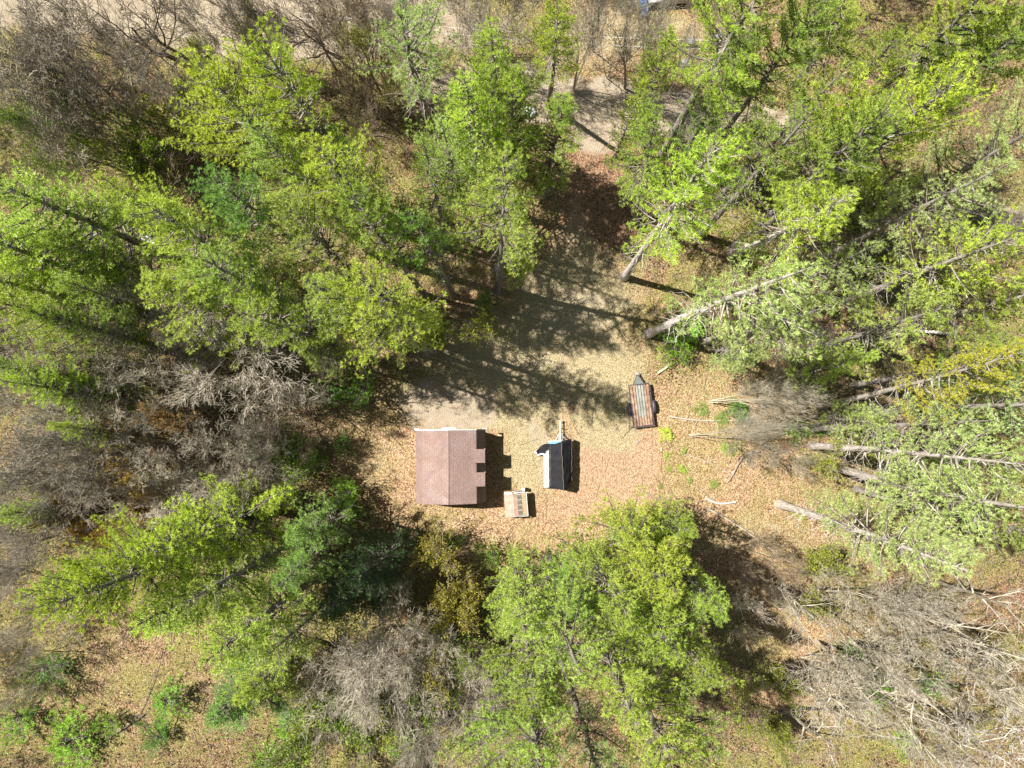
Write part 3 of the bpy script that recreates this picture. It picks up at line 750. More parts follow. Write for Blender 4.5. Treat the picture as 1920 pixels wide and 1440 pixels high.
def branchy(r, segs, tips, p, d, L, rad, lev, maxlev, wob=.22, up=.12, ratio=(.45, .75), nk=(3, 5), ang=(.45, .95), seglen=None, minr=.005):
    m = {0: 6, 1: 5, 2: 4, 3: 3}.get(lev, 2); q = p.copy()
    step = L / m; pts = [q.copy()]; dirs = [d.copy()]
    for i in range(m):
        d = d + r.normal(0, wob / (1 + .3 * m), 3) + np.array([0, 0, up * .3]); d /= np.linalg.norm(d)
        e = q + d * step; ra, rb = rad * (1 - .75 * i / m), rad * (1 - .75 * (i + 1) / m)
        segs.append([*q, *e, max(ra, minr), max(rb, minr)]); q = e; pts.append(q.copy()); dirs.append(d.copy())
    if lev >= maxlev: tips.append((q, d)); tips.append((pts[-2], d)); return
    n = r.integers(nk[0], nk[1] + 1)
    for k in range(n):
        u = .25 + .75 * (k + r.random()) / n if lev else .35 + .62 * (k + r.random()) / n
        f = min(u, .999) * m; i = int(f); b = pts[i] + (pts[i + 1] - pts[i]) * (f - i); dd = dirs[i + 1]
        ax = r.normal(0, 1, 3); ax -= dd * ax.dot(dd); ax /= np.linalg.norm(ax); an = r.uniform(*ang)
        nd = dd * math.cos(an) + ax * math.sin(an)
        nl = L * r.uniform(*ratio) * (1.1 - .45 * u)
        branchy(r, segs, tips, b, nd, nl, max(rad * (1 - .7 * u) * .6, minr), lev + 1, maxlev, wob, up, ratio, nk, ang, minr=minr)
    if lev: branchy(r, segs, tips, q, d, L * .45, max(rad * .28, minr), lev + 1, maxlev, wob, up, ratio, nk, ang, minr=minr)

def bare_proto(seed, h=13.0, stems=1, maxlev=4, trunk_r=.14, spread=.12, buds=0, bud=(.10, .08), nk=(5, 7), up=.25, wob=.32, ratio=(.42, .72), frac=.72, minr=.0095):
    r = np.random.default_rng(seed); big, fine, tips = [], [], []
    for s in range(stems):
        segs = []; a = r.uniform(0, 6.28); d = np.array([math.cos(a) * spread * r.uniform(.5, 1.6), math.sin(a) * spread * r.uniform(.5, 1.6), 1.]); d /= np.linalg.norm(d)
        branchy(r, segs, tips, np.array([r.normal(0, .12) * (stems > 1), r.normal(0, .12) * (stems > 1), 0]), d, h * frac * r.uniform(.85, 1.1), trunk_r * r.uniform(.7, 1.1), 0, maxlev, wob, up, ratio, nk, minr=minr)
        S = np.array(segs); big.append(S[S[:, 6] > .022]); fine.append(S[S[:, 6] <= .022])
    B = np.concatenate(big); Fi = np.concatenate(fine)
    V, Fa = sticks(B, 5); trunk = np_mesh("trunk", V, Fa, M_TWIG, smooth=True)
    V, Fa = sticks(Fi, 3); n3 = None
    if buds:
        T = np.array([t[0] for t in tips]); D = np.array([t[1] for t in tips])
        k = r.random(len(T)) < min(1, buds / max(1, 3)) if buds < 3 else np.ones(len(T), bool)
        T, D = T[k], D[k]
        Vb, Fb = blades(np.concatenate([T, T + r.normal(0, .12, T.shape)]), np.concatenate([D, D]), 3, bud[0], bud[1], r, .1, 1.2)
        # sticks are quads, buds triangles: keep them as two meshes of the crown
        crown = np_mesh("crown", V, Fa, M_TWIG); leaf = np_mesh("leaf_buds", Vb, Fb, M_BUD)
    else: crown = np_mesh("crown", V, Fa, M_TWIG); leaf = None
    zt = np.array([t[0] for t in tips]); 
    return dict(h=float(np.percentile(zt[:, 2], 97)), R=float(np.percentile(np.hypot(zt[:, 0], zt[:, 1]), 85)), trunk=trunk, crown=crown, leaf=leaf, n=len(B) + len(Fi))

PINES = [pine_proto(11, 24, 3.0, .50), pine_proto(12, 23, 2.8, .46, lop=.35), pine_proto(13, 24, 3.1, .54, cone=.6),
         pine_proto(14, 22, 2.7, .46, cone=.8), pine_proto(15, 24, 2.9, .52, lop=.45), pine_proto(16, 23, 3.0, .5, cone=.55, lop=.2),
         pine_proto(17, 23, 2.6, .50, sparse=.3, dead=50, dens=.8),                       # 6 thin
         pine_proto(18, 13, 2.2, .22, dead=14, cone=1.0, gap=.5),                          # 7 young
         pine_proto(19, 14, 2.8, .12, dead=6, cone=1.1, gap=.42, blade=(15, .16, .028)),      # 8 dense hemlock shape
         pine_proto(20, 22, 2.9, .50, sparse=.2, dead=60, dens=.85, lop=.4),
         pine_proto(21, 20, 3.0, .18, dead=8, cone=.85, gap=.58), pine_proto(22, 19, 2.8, .24, dead=10, cone=.7, gap=.6, lop=.4)]   # 10, 11: leafy to low down
BARES = [bare_proto(31, 13, 1, 4, .17, .12, minr=.0135), bare_proto(32, 14, 2, 4, .13, .25, minr=.0135), bare_proto(33, 12, 1, 4, .14, .2, buds=1.3, nk=(5, 7), bud=(.09, .075)),
         bare_proto(34, 7, 3, 3, .06, .55, nk=(6, 9), frac=.6), bare_proto(35, 6, 4, 3, .05, .6, buds=1.6, nk=(6, 9), frac=.6, bud=(.09, .07)),
         bare_proto(36, 15, 1, 4, .20, .1, nk=(4, 6), ratio=(.4, .68)), bare_proto(37, 3, 5, 3, .025, .7, buds=3, nk=(3, 5), frac=.6, bud=(.09, .08), minr=.008),
         bare_proto(38, 13, 3, 3, .10, .30, nk=(6, 9), up=.5),
         bare_proto(41, 16, 1, 3, .17, .06, nk=(6, 9), ratio=(.16, .30), wob=.16, frac=.95, minr=.009),     # 8, 9: slim poles with short limbs
         bare_proto(42, 15, 2, 3, .14, .12, nk=(6, 8), ratio=(.18, .34), wob=.2, frac=.9, minr=.009)]
SHRUBS = [pine_proto(61, 2.4, 1.4, .06, dead=0, cone=.5, gap=.2, lop=.45, blade=(15, .16, .028)), pine_proto(62, 2.0, 1.5, .05, dead=0, cone=.35, gap=.22, lop=.6, sparse=.2, blade=(15, .16, .028))]
print("pine faces", [p['n'] for p in PINES], "bare", [(b['n'], round(b['h'], 1), round(b['R'], 1)) for b in BARES])

TINT = dict(bright=(1.10, 1.13, .80), lime=(1.18, 1.22, .62), mid=(.95, 1.0, .88), green=(.66, .88, .90), pale=(1.08, 1.13, 1.65), dark=(.22, .34, .40), yellow=(1.4, 1.2, .6), grey=(.9, 1.0, 1.5))  # dark: deep hemlock green, lowered further to put shade into the colour
def place(proto, name, cx, cy, h, R, tint, label, cat, group, base=None, rz=None, zc=.76, woodtint=(1, 1, 1), rr=random.Random(5)):
    A = P(cx, cy, h * zc)
    B = P(base[0], base[1], 0) if base else Vector((A.x + rr.uniform(-.5, .5), A.y + rr.uniform(-.5, .5), 0))
    B.z = gz(B.x, B.y) - .05
    d = (A - B).normalized()
    t = tag(empty(name, B), label, cat, group)
    q = Vector((0, 0, 1)).rotation_difference(d) @ Quaternion((0, 0, 1), rr.uniform(0, 6.28) if rz is None else rz)
    t.rotation_mode = 'QUATERNION'; t.rotation_quaternion = q
    s = R / proto['R']; t.scale = (s, s, h / proto['h'])
    kf = rr.uniform(.85, 1.12); tw = (*[c * kf for c in woodtint], 1)
    o = link("trunk", proto['trunk'], t); o.color = tw
    if proto.get('limbs'):
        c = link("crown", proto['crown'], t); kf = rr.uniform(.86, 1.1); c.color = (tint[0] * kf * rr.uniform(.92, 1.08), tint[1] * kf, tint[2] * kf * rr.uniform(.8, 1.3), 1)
    else:
        c = link("crown", proto['crown'], t); c.color = tw
        if proto.get('leaf'):
            l = link("leaf_buds", proto['leaf'], c); l.color = (*tint, 1)
    return t
def pine(i, cx, cy, h, R, tint, label, base=None, g="tall pines of the wood", wt=(1, 1, 1), rz=None, cat="pine tree"):
    if i not in (7, 8, 10, 11): h, R = h * 1.17, R * .90
    return place(PINES[i], "pine_tree", cx, cy, h, R, TINT[tint], label, cat, g, base, rz, .78, wt)
def bare(i, cx, cy, h, R, tint, label, base=None, g="leafless trees of the wood", wt=(1, 1, 1), name="bare_tree", cat="bare tree", zc=.68, rz=None):
    return place(BARES[i], name, cx, cy, h, R, tint, label, cat, g, base, rz, zc, wt)

# ---------------------------------------------------------------- the wood, tree by tree (crown centre in the photo, height, crown radius)
pine(0, 455, 215, 20, 3.3, 'bright', "big bright pine at upper left, left half of the pair below the bare road")
pine(2, 560, 185, 21, 3.1, 'lime', "yellow-green pine at upper left with a pointed tip, right half of the pair")
pine(6, 772, 95, 19, 3.0, 'pale', "thin pale pine in front of the sandy road, left of the bright middle group", (812, 235))
pine(3, 1040, 55, 18, 2.3, 'bright', "narrow pine at the top edge, just right of the bright middle group", (1028, 195))
pine(10, 922, 120, 19, 2.7, 'lime', "vivid yellow-green pine topping the middle group, near the top edge")
pine(10, 880, 215, 20, 3.2, 'lime', "largest vivid pine of the middle group, second one down")
pine(11, 965, 190, 17, 2.3, 'bright', "bright pine tucked right of the largest vivid one in the middle group")
pine(11, 1050, 235, 16, 2.4, 'mid', "round darker pine at the right side of the middle group, left of the driveway")
pine(2, 935, 375, 20, 3.1, 'bright', "wide pine above the clearing whose grey trunk foot shows below it", (932, 545))
pine(7, 985, 500, 11, 1.1, 'bright', "small hanging-branched pine at the upper left rim of the clearing", (960, 540))
pine(6, 805, 325, 18, 2.0, 'mid', "green pine between the middle group and the wide one above the clearing")
pine(6, 850, 290, 17, 2.2, 'pale', "loose pale pine just left of the wide one above the clearing")
pine(4, 650, 350, 20, 3.0, 'bright', "bright pine left of the red leaf gap, in the middle of the left wood")
pine(1, 555, 310, 19, 2.7, 'mid', "mid-green pine right under the upper-left bright pair")
pine(7, 645, 275, 13, 1.9, 'green', "slim darker pine between the upper-left pair and the middle group")
pine(5, 700, 425, 19, 2.7, 'mid', "mid-green pine in the centre of the left wood, above the star-shaped one")
pine(9, 790, 445, 18, 2.4, 'green', "deep green pine left of the grey trunk foot above the clearing", (850, 555))
pine(2, 715, 565, 21, 3.2, 'bright', "bright star-shaped pine nearest the shed on its upper left", (808, 640))
pine(6, 760, 620, 17, 1.9, 'mid', "green pine just under and right of the star-shaped one", (815, 660))
pine(0, 590, 440, 19, 2.6, 'mid', "pine left of centre of the left wood, right of a long dark trunk gap")
pine(5, 470, 390, 18, 2.8, 'green', "dull green pine up in the left wood, under the upper-left pair")
pine(0, 365, 440, 20, 3.2, 'bright', "large pine in the left wood right of the crumpled white sheets")
pine(11, 345, 555, 19, 2.8, 'bright', "bright pine directly below the large one right of the white sheets")
pine(3, 455, 520, 19, 3.0, 'mid', "mid-green pine filling the middle of the left wood")
pine(2, 520, 610, 18, 2.7, 'mid', "pine at the lower rim of the left wood above the curling bare limbs")
pine(1, 620, 560, 19, 2.6, 'mid', "pine between the star-shaped one and the lower rim pine, part shaded")
pine(7, 585, 660, 13, 1.8, 'mid', "small pine poking down among bare limbs above left of the shed")
pine(10, 95, 390, 21, 3.8, 'bright', "huge bright pine on the left edge of the photo, upper one of the stack")
pine(10, 25, 460, 20, 3.2, 'lime', "bright pine cut by the left edge, between the huge one and the streaky ones")
pine(11, 170, 480, 17, 2.1, 'mid', "shaded arm-spread pine below left of the white sheets")
pine(11, 60, 590, 19, 2.6, 'bright', "streaky pine at the left edge under the huge one")
pine(11, 135, 605, 18, 2.3, 'mid', "thin streaky pine right of the left-edge one")
pine(4, 250, 370, 14, 1.7, 'bright', "little bright pine in the gap beside the narrow white sheet")
pine(10, 85, 725, 16, 2.3, 'lime', "lone lime-green pine on the left side, level with the top of the shed's clearing")
pine(11, 185, 555, 17, 2.2, 'mid', "green pine between the thin streaky one and the large pine right of the white sheets")
pine(10, 20, 530, 18, 2.8, 'bright', "bright pine cut by the left edge, third one down the edge stack")
pine(11, 55, 690, 15, 2.2, 'mid', "green pine on the left edge right above the lone lime-green one")
pine(7, 150, 800, 14, 1.7, 'bright', "small bright pine trailing off the lone lime-green one")
pine(7, 45, 960, 12, 1.7, 'mid', "small green pine at the left edge beside the orange-budded brush")
pine(10, 325, 1020, 19, 3.4, 'lime', "big lime pine at lower left, top of the lower-left group")
pine(5, 220, 1090, 20, 3.0, 'lime', "lime pine in the middle of the lower-left group")
pine(1, 150, 1080, 19, 2.0, 'bright', "outermost left pine of the lower-left group")
pine(10, 330, 1140, 19, 3.2, 'bright', "broad pine at the bottom of the lower-left group")
pine(9, 420, 1090, 18, 2.6, 'mid', "half-shaded pine right of the big lime one at lower left")
pine(3, 455, 1190, 18, 3.0, 'bright', "pine at lower left with a dark green tree under its right side")
pine(7, 580, 990, 14, 2.1, 'green', "blue-green pine below left of the shed, upper of two")
pine(3, 560, 1070, 15, 2.2, 'green', "blue-green pine below left of the shed, lower of two")
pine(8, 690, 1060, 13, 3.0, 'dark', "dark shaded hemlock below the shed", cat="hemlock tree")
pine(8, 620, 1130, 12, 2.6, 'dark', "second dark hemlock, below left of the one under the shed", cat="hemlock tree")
pine(8, 425, 1310, 12, 3.1, 'green', "rounded dense green conifer near the bottom left", cat="hemlock tree")
pine(7, 490, 1280, 13, 2.3, 'mid', "green young pine right of the rounded dense conifer at bottom left")
pine(6, 545, 1180, 14, 2.4, 'mid', "scrappy pine between the lower-left group and the bottom brush")
pine(10, 1235, 1070, 19, 3.2, 'bright', "large pine below the clearing with two tips reaching up toward the trailer")
pine(7, 1285, 990, 12, 1.7, 'bright', "spire of a pine pointing up right below the bare ground")
pine(7, 1192, 1005, 11, 1.8, 'pale', "pale loose pine tip just left of the upward spire below the clearing")
pine(11, 1315, 1115, 18, 2.3, 'bright', "pine on the right rim of the big bottom-centre group")
pine(11, 1150, 1120, 18, 2.9, 'mid', "pine in the upper left of the big bottom-centre group")
pine(10, 1235, 1180, 20, 3.1, 'bright', "pine in the very middle of the big bottom-centre group")
pine(11, 1300, 1225, 19, 2.5, 'mid', "lower right pine of the bottom-centre group beside the deep shade")
pine(10, 980, 1150, 17, 2.8, 'bright', "leftmost upper pine of the bottom-centre group, beside budding brush")
pine(11, 1065, 1120, 15, 2.3, 'green', "deeper green pine between the leftmost and upper-left ones at bottom centre")
pine(11, 1000, 1270, 19, 2.9, 'mid', "pine in the lower left of the bottom-centre group")
pine(6, 1080, 1220, 19, 2.7, 'bright', "thin pine in the centre left of the bottom-centre group")
pine(3, 1170, 1300, 18, 2.8, 'bright', "pine below the middle of the bottom-centre group, over a reddish gap")
pine(4, 1010, 1400, 20, 3.1, 'bright', "pine at the bottom edge, left of the reddish needle gap")
pine(2, 1230, 1380, 20, 2.6, 'bright', "pine at the bottom edge, right of the reddish needle gap")
pine(9, 1300, 1350, 18, 2.5, 'mid', "last pine to the right at the bottom edge of the centre group")
pine(6, 1110, 1440, 19, 2.2, 'pale', "pale thin pine cut by the bottom edge in the reddish gap")
pine(1, 1700, 1035, 20, 3.1, 'pale', "lone pale pine at lower right whose bare grey trunk slants out to the left", (1462, 945), wt=(1.6, 1.6, 1.6))
pine(5, 1290, 350, 21, 3.0, 'lime', "bright pine right of the driveway with a white slanting trunk foot", (1170, 520), wt=(1.9, 1.9, 1.95))
pine(1, 1225, 265, 17, 2.2, 'mid', "green pine above left of the bright one by the driveway", (1190, 420))
pine(7, 1243, 110, 15, 1.5, 'lime', "small vivid pine left of the metal bin near the top", (1200, 245))
pine(7, 1195, 185, 12, 1.3, 'bright', "small thin pine overhanging the dirt road right of the driveway")
pine(6, 1410, 545, 22, 3.0, 'pale', "pine with a long white trunk rising from the green bush by the clearing", (1215, 626), wt=(1.75, 1.75, 1.78))
pine(6, 1480, 590, 20, 2.6, 'pale', "loose pale pine right of the one with the long white trunk", (1320, 640), wt=(1.5, 1.5, 1.5))
pine(0, 1400, 35, 20, 3.3, 'bright', "big pine at the top edge above the grey stump")
pine(3, 1365, 130, 17, 2.1, 'mid', "round green pine below right of the grey stump")
pine(5, 1480, 90, 19, 2.6, 'bright', "pine at the top right, right of the round green one")
pine(7, 1345, 190, 14, 1.6, 'green', "small bluish pine with dead limbs under the round green one")
pine(1, 1560, 30, 19, 2.9, 'mid', "pine at the top edge between the big one and the leaf-strewn gap", (1490, 160))
pine(9, 1665, 90, 19, 2.3, 'mid', "spindly pine at the top right over the brown leaf gap", (1600, 175))
pine(2, 1770, 55, 20, 2.9, 'bright', "pine at the top edge near the right corner, left of the last one")
pine(5, 1870, 90, 20, 3.0, 'mid', "pine filling the top right corner")
pine(3, 1720, 120, 14, 1.8, 'green', "dark green low pine in the middle of the brown leaf gap at top right")
pine(4, 1800, 160, 18, 2.2, 'mid', "pine below the top right corner, right of a slanting dark trunk")
pine(9, 1520, 195, 18, 2.3, 'mid', "dull pine left of the vivid upper-right one")
pine(0, 1675, 245, 21, 3.3, 'lime', "vivid yellow-green pine at upper right beside the brown gap")
pine(5, 1570, 290, 20, 2.9, 'bright', "pine just left of the vivid upper-right one")
pine(6, 1470, 270, 18, 2.6, 'mid', "thin pine in the upper right, above the leaning grey trunks")
pine(1, 1530, 395, 20, 3.1, 'bright', "pine over two leaning pale trunks right of the driveway pines", (1370, 475), wt=(1.7, 1.7, 1.7))
pine(9, 1850, 290, 20, 3.3, 'pale', "large pale pine on the right edge, upper one")
pine(6, 1760, 370, 19, 2.6, 'pale', "grey-green loose pine below the vivid upper-right one")
pine(7, 1660, 375, 14, 1.9, 'mid', "small pine in the gap below the vivid upper-right one")
pine(9, 1800, 485, 20, 3.2, 'bright', "bright flat-armed pine on the right with a pale trunk reaching in from its left", (1585, 568), wt=(1.5, 1.5, 1.5))
pine(1, 1895, 570, 19, 2.6, 'bright', "pine cut by the right edge, level with the long white trunk")
pine(6, 1560, 500, 18, 2.1, 'pale', "greyish pine in the centre of the right wood")
pine(9, 1690, 600, 18, 3.0, 'mid', "green pine right of the twiggy gap, under a slanting pale trunk")
pine(4, 1795, 690, 19, 2.4, 'yellow', "yellowish pine on the right whose pale trunk lies out to its left", (1535, 762), wt=(1.5, 1.5, 1.5))
pine(7, 1590, 680, 14, 2.0, 'bright', "low bright pine left of the yellowish one")
pine(7, 1405, 655, 12, 1.6, 'pale', "small drooping pine above right of the flatbed trailer", (1330, 655))
pine(5, 1890, 670, 18, 2.6, 'mid', "pine on the right edge behind the yellowish one")
pine(6, 1880, 770, 20, 2.7, 'pale', "pale pine at the right edge, just below the yellowish one")
pine(9, 1790, 860, 21, 3.0, 'pale', "pale pine with a thick white trunk lying out left, upper of two", (1522, 836), wt=(1.6, 1.6, 1.62))
pine(6, 1850, 930, 21, 3.0, 'pale', "pale pine with a thick white trunk lying out left, lower of two", (1560, 874), wt=(1.6, 1.6, 1.62))
pine(6, 1760, 790, 17, 2.4, 'pale', "sparse pine between the yellowish one and the two white trunks")
pine(1, 1900, 985, 18, 2.3, 'mid', "pine at the right edge above the pale leafless crowns")
pine(7, 1620, 790, 11, 1.6, 'pale', "small pale pine over the base of the upper white trunk")

BR = (1.05, 1.0, .92); GR = (1.42, 1.38, 1.25); BN = (1.1, .95, .78); PL = (1.95, 1.9, 1.78); DK = (.42, .38, .34)
OR = (.95, .62, .38); YG = (1.05, 1.2, .55); RD = (1.0, .55, .4); GN = (.75, 1.2, .4)
bare(5, 225, 25, 19, 4.0, YG, "long dark forked trunk sloping over the sandy road at top left", (345, 120), wt=DK)
bare(5, 290, 45, 18, 3.7, YG, "thickest dark trunk near the top left, right of the forked one", (372, 140), wt=DK)
bare(1, 75, 80, 15, 4.2, GN, "grey leafless tree in the top left corner", wt=BR)
bare(0, 30, 190, 14, 4.0, GN, "grey leafless tree on the left edge below the corner one", wt=GR)
bare(3, 170, 120, 8, 3.5, GN, "low twiggy thicket tree between the corner tree and the sandy road", wt=BR)
bare(7, 555, 45, 13, 2.8, YG, "many-stemmed bare tree over the road at top left, fanning upward", (612, 95), wt=DK)
bare(7, 480, 60, 12, 2.6, YG, "many-stemmed bare tree left of the fanning one over the road", (525, 125), wt=(.6, .55, .5))
bare(2, 415, 110, 12, 2.2, YG, "budding tree between the thick dark trunk and the upper-left pines", wt=BR)
bare(2, 650, 120, 11, 2.8, YG, "budding brown tree left of the thin pale pine", wt=BN)
bare(0, 690, 30, 14, 2.6, YG, "bare tree at the top edge above the thin pale pine", wt=BN)
bare(1, 930, 40, 13, 2.8, YG, "pale curly bare tree at the top edge left of the narrow pine", wt=GR)
bare(5, 1112, 5, 12, 1.2, YG, "single dark upright trunk at the top edge beyond the road", (1113, 95), wt=DK)
bare(5, 1185, 30, 16, 2.0, YG, "pale straight trunk rising from the driveway mouth to the top edge", (1172, 165), wt=(1.2, 1.15, 1.1))
bare(1, 1220, 40, 13, 2.0, YG, "tangled grey bare tree in front of the grey car", (1215, 125), wt=GR)
bare(3, 1205, 120, 7, 2.0, YG, "twiggy bare sapling cluster beside the driveway mouth", wt=BR)
bare(2, 125, 240, 13, 3.2, GN, "round green-budding tree at upper left, above the huge left-edge pine", wt=BR)
bare(4, 215, 280, 8, 3.0, GN, "low budding tree right of the round green-budding one", wt=BR)
bare(0, 255, 165, 11, 3.0, YG, "bare tree with white crooked limbs at upper left", wt=PL)
bare(4, 320, 270, 8, 3.6, YG, "brown hazy twig tree between the upper-left pines and the budding one", wt=BN)
bare(3, 340, 310, 7, 3.0, YG, "brown twiggy tree under the hazy one at upper left", wt=BN)
bare(3, 660, 190, 7, 2.4, YG, "dark twiggy tree in the gap right of the upper-left pines", wt=BN)
bare(3, 690, 160, 7, 1.8, RD, "brown twiggy tree just below the thin pale pine's left arm", wt=BN)
bare(3, 270, 420, 8, 2.4, GN, "mossy twig tree standing over the white sheets", wt=(.9, 1.0, .75))
bare(0, 250, 590, 13, 3.8, GN, "grey leafless tree among the left pines, above the rim of bare limbs", wt=GR)
bare(1, 185, 680, 13, 3.6, GN, "silvery leafless tree left of the curling bare limbs", wt=GR)
bare(0, 300, 680, 12, 3.6, YG, "leafless tree with pale arching limbs, middle of the bare rim", wt=GR)
bare(1, 440, 690, 12, 3.8, YG, "widest bare crown of curling limbs above left of the shed", wt=PL)
bare(0, 520, 730, 11, 3.2, YG, "bare brown crown nearest the shed on its upper left", wt=BR)
bare(2, 385, 790, 10, 3.6, RD, "pinkish-brown budded tree left of the leafy patch", wt=BN)
bare(2, 290, 800, 10, 3.2, RD, "second pinkish-brown tree, left of the first", wt=BN)
bare(0, 60, 830, 14, 4.0, GN, "grey leafless tree on the left edge level with the shed's dormers", wt=GR)
bare(1, 120, 870, 13, 3.0, GN, "thin grey leafless tree in deep shade at left", wt=(.9, .9, .9))
bare(3, 350, 880, 7, 3.0, YG, "grey twigs around the black shade gap at left", wt=GR)
bare(1, 420, 880, 9, 3.2, RD, "pale fan of bare twigs left of the shrubs by the shed", wt=GR)
bare(4, 185, 955, 9, 3.0, (1.25, .8, .35), "orange-budded tree on the left side below the shed's level", wt=(1.4, 1.1, .8))
bare(4, 255, 950, 9, 2.8, (1.25, .8, .35), "smaller orange-budded tree right of the other orange one", wt=BN)
bare(3, 70, 1030, 8, 3.2, GN, "brown thicket tree at the left edge above the lower-left pines", wt=BR)
bare(0, 520, 850, 9, 2.6, GN, "mossy leafless tree left of the leaf patch by the shed", wt=(.9, 1, .8))
bare(4, 500, 920, 7, 2.4, GN, "green-hazed bush tree left below the shed", wt=BR)
bare(3, 460, 960, 6, 2.2, YG, "brown tangled twigs above the blue-green pines", wt=BN)
bare(3, 75, 1180, 6, 2.2, YG, "silver-grey twig tree alone at the lower left edge", wt=PL)
bare(3, 20, 1260, 6, 2.4, GN, "grey brush tree cut by the left edge at lower left", wt=GR)
bare(4, 835, 1100, 9, 2.7, (1.15, 1.05, .7), "yellow-budded tree under the shed, left of the bottom-centre pines", wt=(1.5, 1.35, 1.0))
bare(4, 860, 1180, 9, 2.7, (1.15, 1.05, .7), "yellow-budded tree directly below the first yellow one", wt=(1.5, 1.35, 1.0))
bare(0, 700, 1190, 12, 3.6, YG, "grey leafless crown at bottom centre left, under the hemlocks", wt=GR)
bare(1, 660, 1260, 11, 3.2, YG, "grey leafless tree below the one under the hemlocks", wt=GR)
bare(3, 740, 1280, 9, 3.0, YG, "dense grey twig ball at bottom centre left", wt=GR)
bare(3, 765, 1350, 8, 3.0, YG, "pale drooping twig ball just above the bottom edge", wt=PL)
bare(1, 870, 1290, 10, 3.0, GN, "leafless tree with green buds left of the bottom-centre pines", wt=GR)
bare(4, 820, 1260, 9, 2.4, GN, "lime-budded bush tree amid the grey bottom brush", wt=BR)
bare(4, 620, 1380, 8, 3.2, GN, "green-budded bush tree at the bottom edge, left of centre", wt=BR)
bare(4, 700, 1410, 8, 2.8, YG, "yellowish bush tree at the bottom edge beside the green-budded one", wt=BR)
bare(0, 910, 1380, 12, 2.8, YG, "bare tree with dark limbs at the bottom edge left of the pines", wt=BR)
bare(3, 850, 1420, 8, 2.6, YG, "grey brush cut by the bottom edge at centre", wt=GR)
bare(4, 1440, 1290, 7, 1.8, YG, "yellow-green budding tree right of the bottom-centre pines", wt=BR)
bare(4, 1435, 1375, 7, 1.7, YG, "yellow-green budding tree at the bottom edge, below its twin", wt=BR)
bare(3, 1430, 1150, 7, 2.2, YG, "white twigs at the right rim of the bottom-centre pines", wt=PL)
bare(4, 1545, 1090, 6, 2.1, YG, "yellow-budded tree left below the lone pale pine", wt=BR)
bare(9, 1560, 1180, 16, 2.6, YG, "leafless tree arching right from the leaf patch at lower right", (1450, 1100), wt=PL)
bare(0, 1660, 1220, 15, 2.8, YG, "big leafless crown in the middle of the lower right", (1540, 1140), wt=PL)
bare(9, 1790, 1200, 17, 2.6, YG, "leafless crown below right of the lone pale pine", (1640, 1130), wt=PL)
bare(8, 1880, 1140, 17, 2.4, YG, "leafless crown with white streaks at the right edge", (1760, 1090), wt=PL)
bare(9, 1740, 1340, 17, 2.8, YG, "leafless crown in the lower right, above the white forked trunk", (1620, 1250), wt=PL)
bare(5, 1840, 1400, 16, 3.2, YG, "white forked trunk near the bottom right corner", (1790, 1335), wt=(2.4, 2.4, 2.5))
bare(8, 1890, 1290, 17, 2.6, YG, "leafless crown at the right edge above the corner", (1760, 1220), wt=PL)
bare(9, 1640, 1390, 15, 2.6, YG, "leafless crown at the bottom edge, right of the budding twins", (1530, 1320), wt=PL)
bare(8, 1530, 1400, 14, 2.2, YG, "leafless crown at the bottom edge next to the budding twins", (1470, 1330), wt=GR)
bare(7, 1560, 1290, 12, 2.6, YG, "wispy pale stems under the lower right leaf patch", (1500, 1235), wt=PL)
bare(7, 1440, 804, 9, .9, YG, "slanting pale trunk and twigs right of the green ferns", (1292, 817), wt=(1.3, 1.3, 1.2))
bare(3, 1400, 825, 6, 1.7, YG, "grey twig haze above the slanting pale trunk", wt=GR)
bare(7, 1470, 745, 11, 1.5, YG, "thin pale stems right of the flatbed trailer", (1330, 752), wt=GR)
bare(3, 1490, 640, 8, 2.2, YG, "grey dead snag in the twiggy gap of the right wood", (1462, 580), wt=PL)
bare(4, 1640, 430, 8, 2.8, YG, "olive twig tree in the gap right of centre of the right wood", wt=BR)
bare(3, 1590, 470, 7, 2.4, YG, "brown twiggy brush beside the olive one", wt=BN)
bare(4, 1600, 850, 6, 2.2, YG, "short pale twig bush between the two white trunks", wt=GR)
bare(3, 1480, 830, 6, 2.2, YG, "grey brush left of the upper white trunk's foot", wt=GR)
bare(3, 1830, 240, 7, 2.4, YG, "brown brush in the dark gap near the right edge", wt=BN)
bare(3, 1440, 1060, 7, 2.2, YG, "dead brown brush right of the upward pine spire", wt=BN)
bare(4, 850, 600, 6, 2.4, YG, "olive brush at the upper left rim of the clearing", wt=BN)
bare(3, 900, 570, 5, 1.8, RD, "reddish brush by the grey trunk foot above the clearing", wt=BN)

for a in [(8, 1690, 1290, 16, 2.2, "pole-thin leafless trunk in the very middle of the lower right", (1590, 1200)), (9, 1830, 1260, 17, 2.4, "twin thin leafless stems between the middle and right edge at lower right", (1710, 1190)),
          (8, 1800, 1400, 16, 2.0, "thin leafless stem at the bottom edge left of the white forked trunk", (1690, 1310)), (8, 1600, 1260, 14, 2.0, "thin leafless stem right of the lower right leaf patch", (1530, 1200)),
          (9, 1870, 1370, 17, 2.4, "leafless twin stems by the bottom right corner", (1770, 1290)), (8, 1850, 1200, 16, 2.0, "thin pale leafless stem near the right edge, under the pale pines", (1740, 1140)),
          (8, 1560, 1330, 13, 1.8, "thin leafless stem between the leaf patch and the bottom edge", (1500, 1280)), (0, 1710, 1430, 13, 2.6, "twiggy leafless crown cut by the bottom edge at right", (1630, 1370))]:
    bare(a[0], a[1], a[2], a[3], a[4], YG, a[5], a[6], wt=PL)
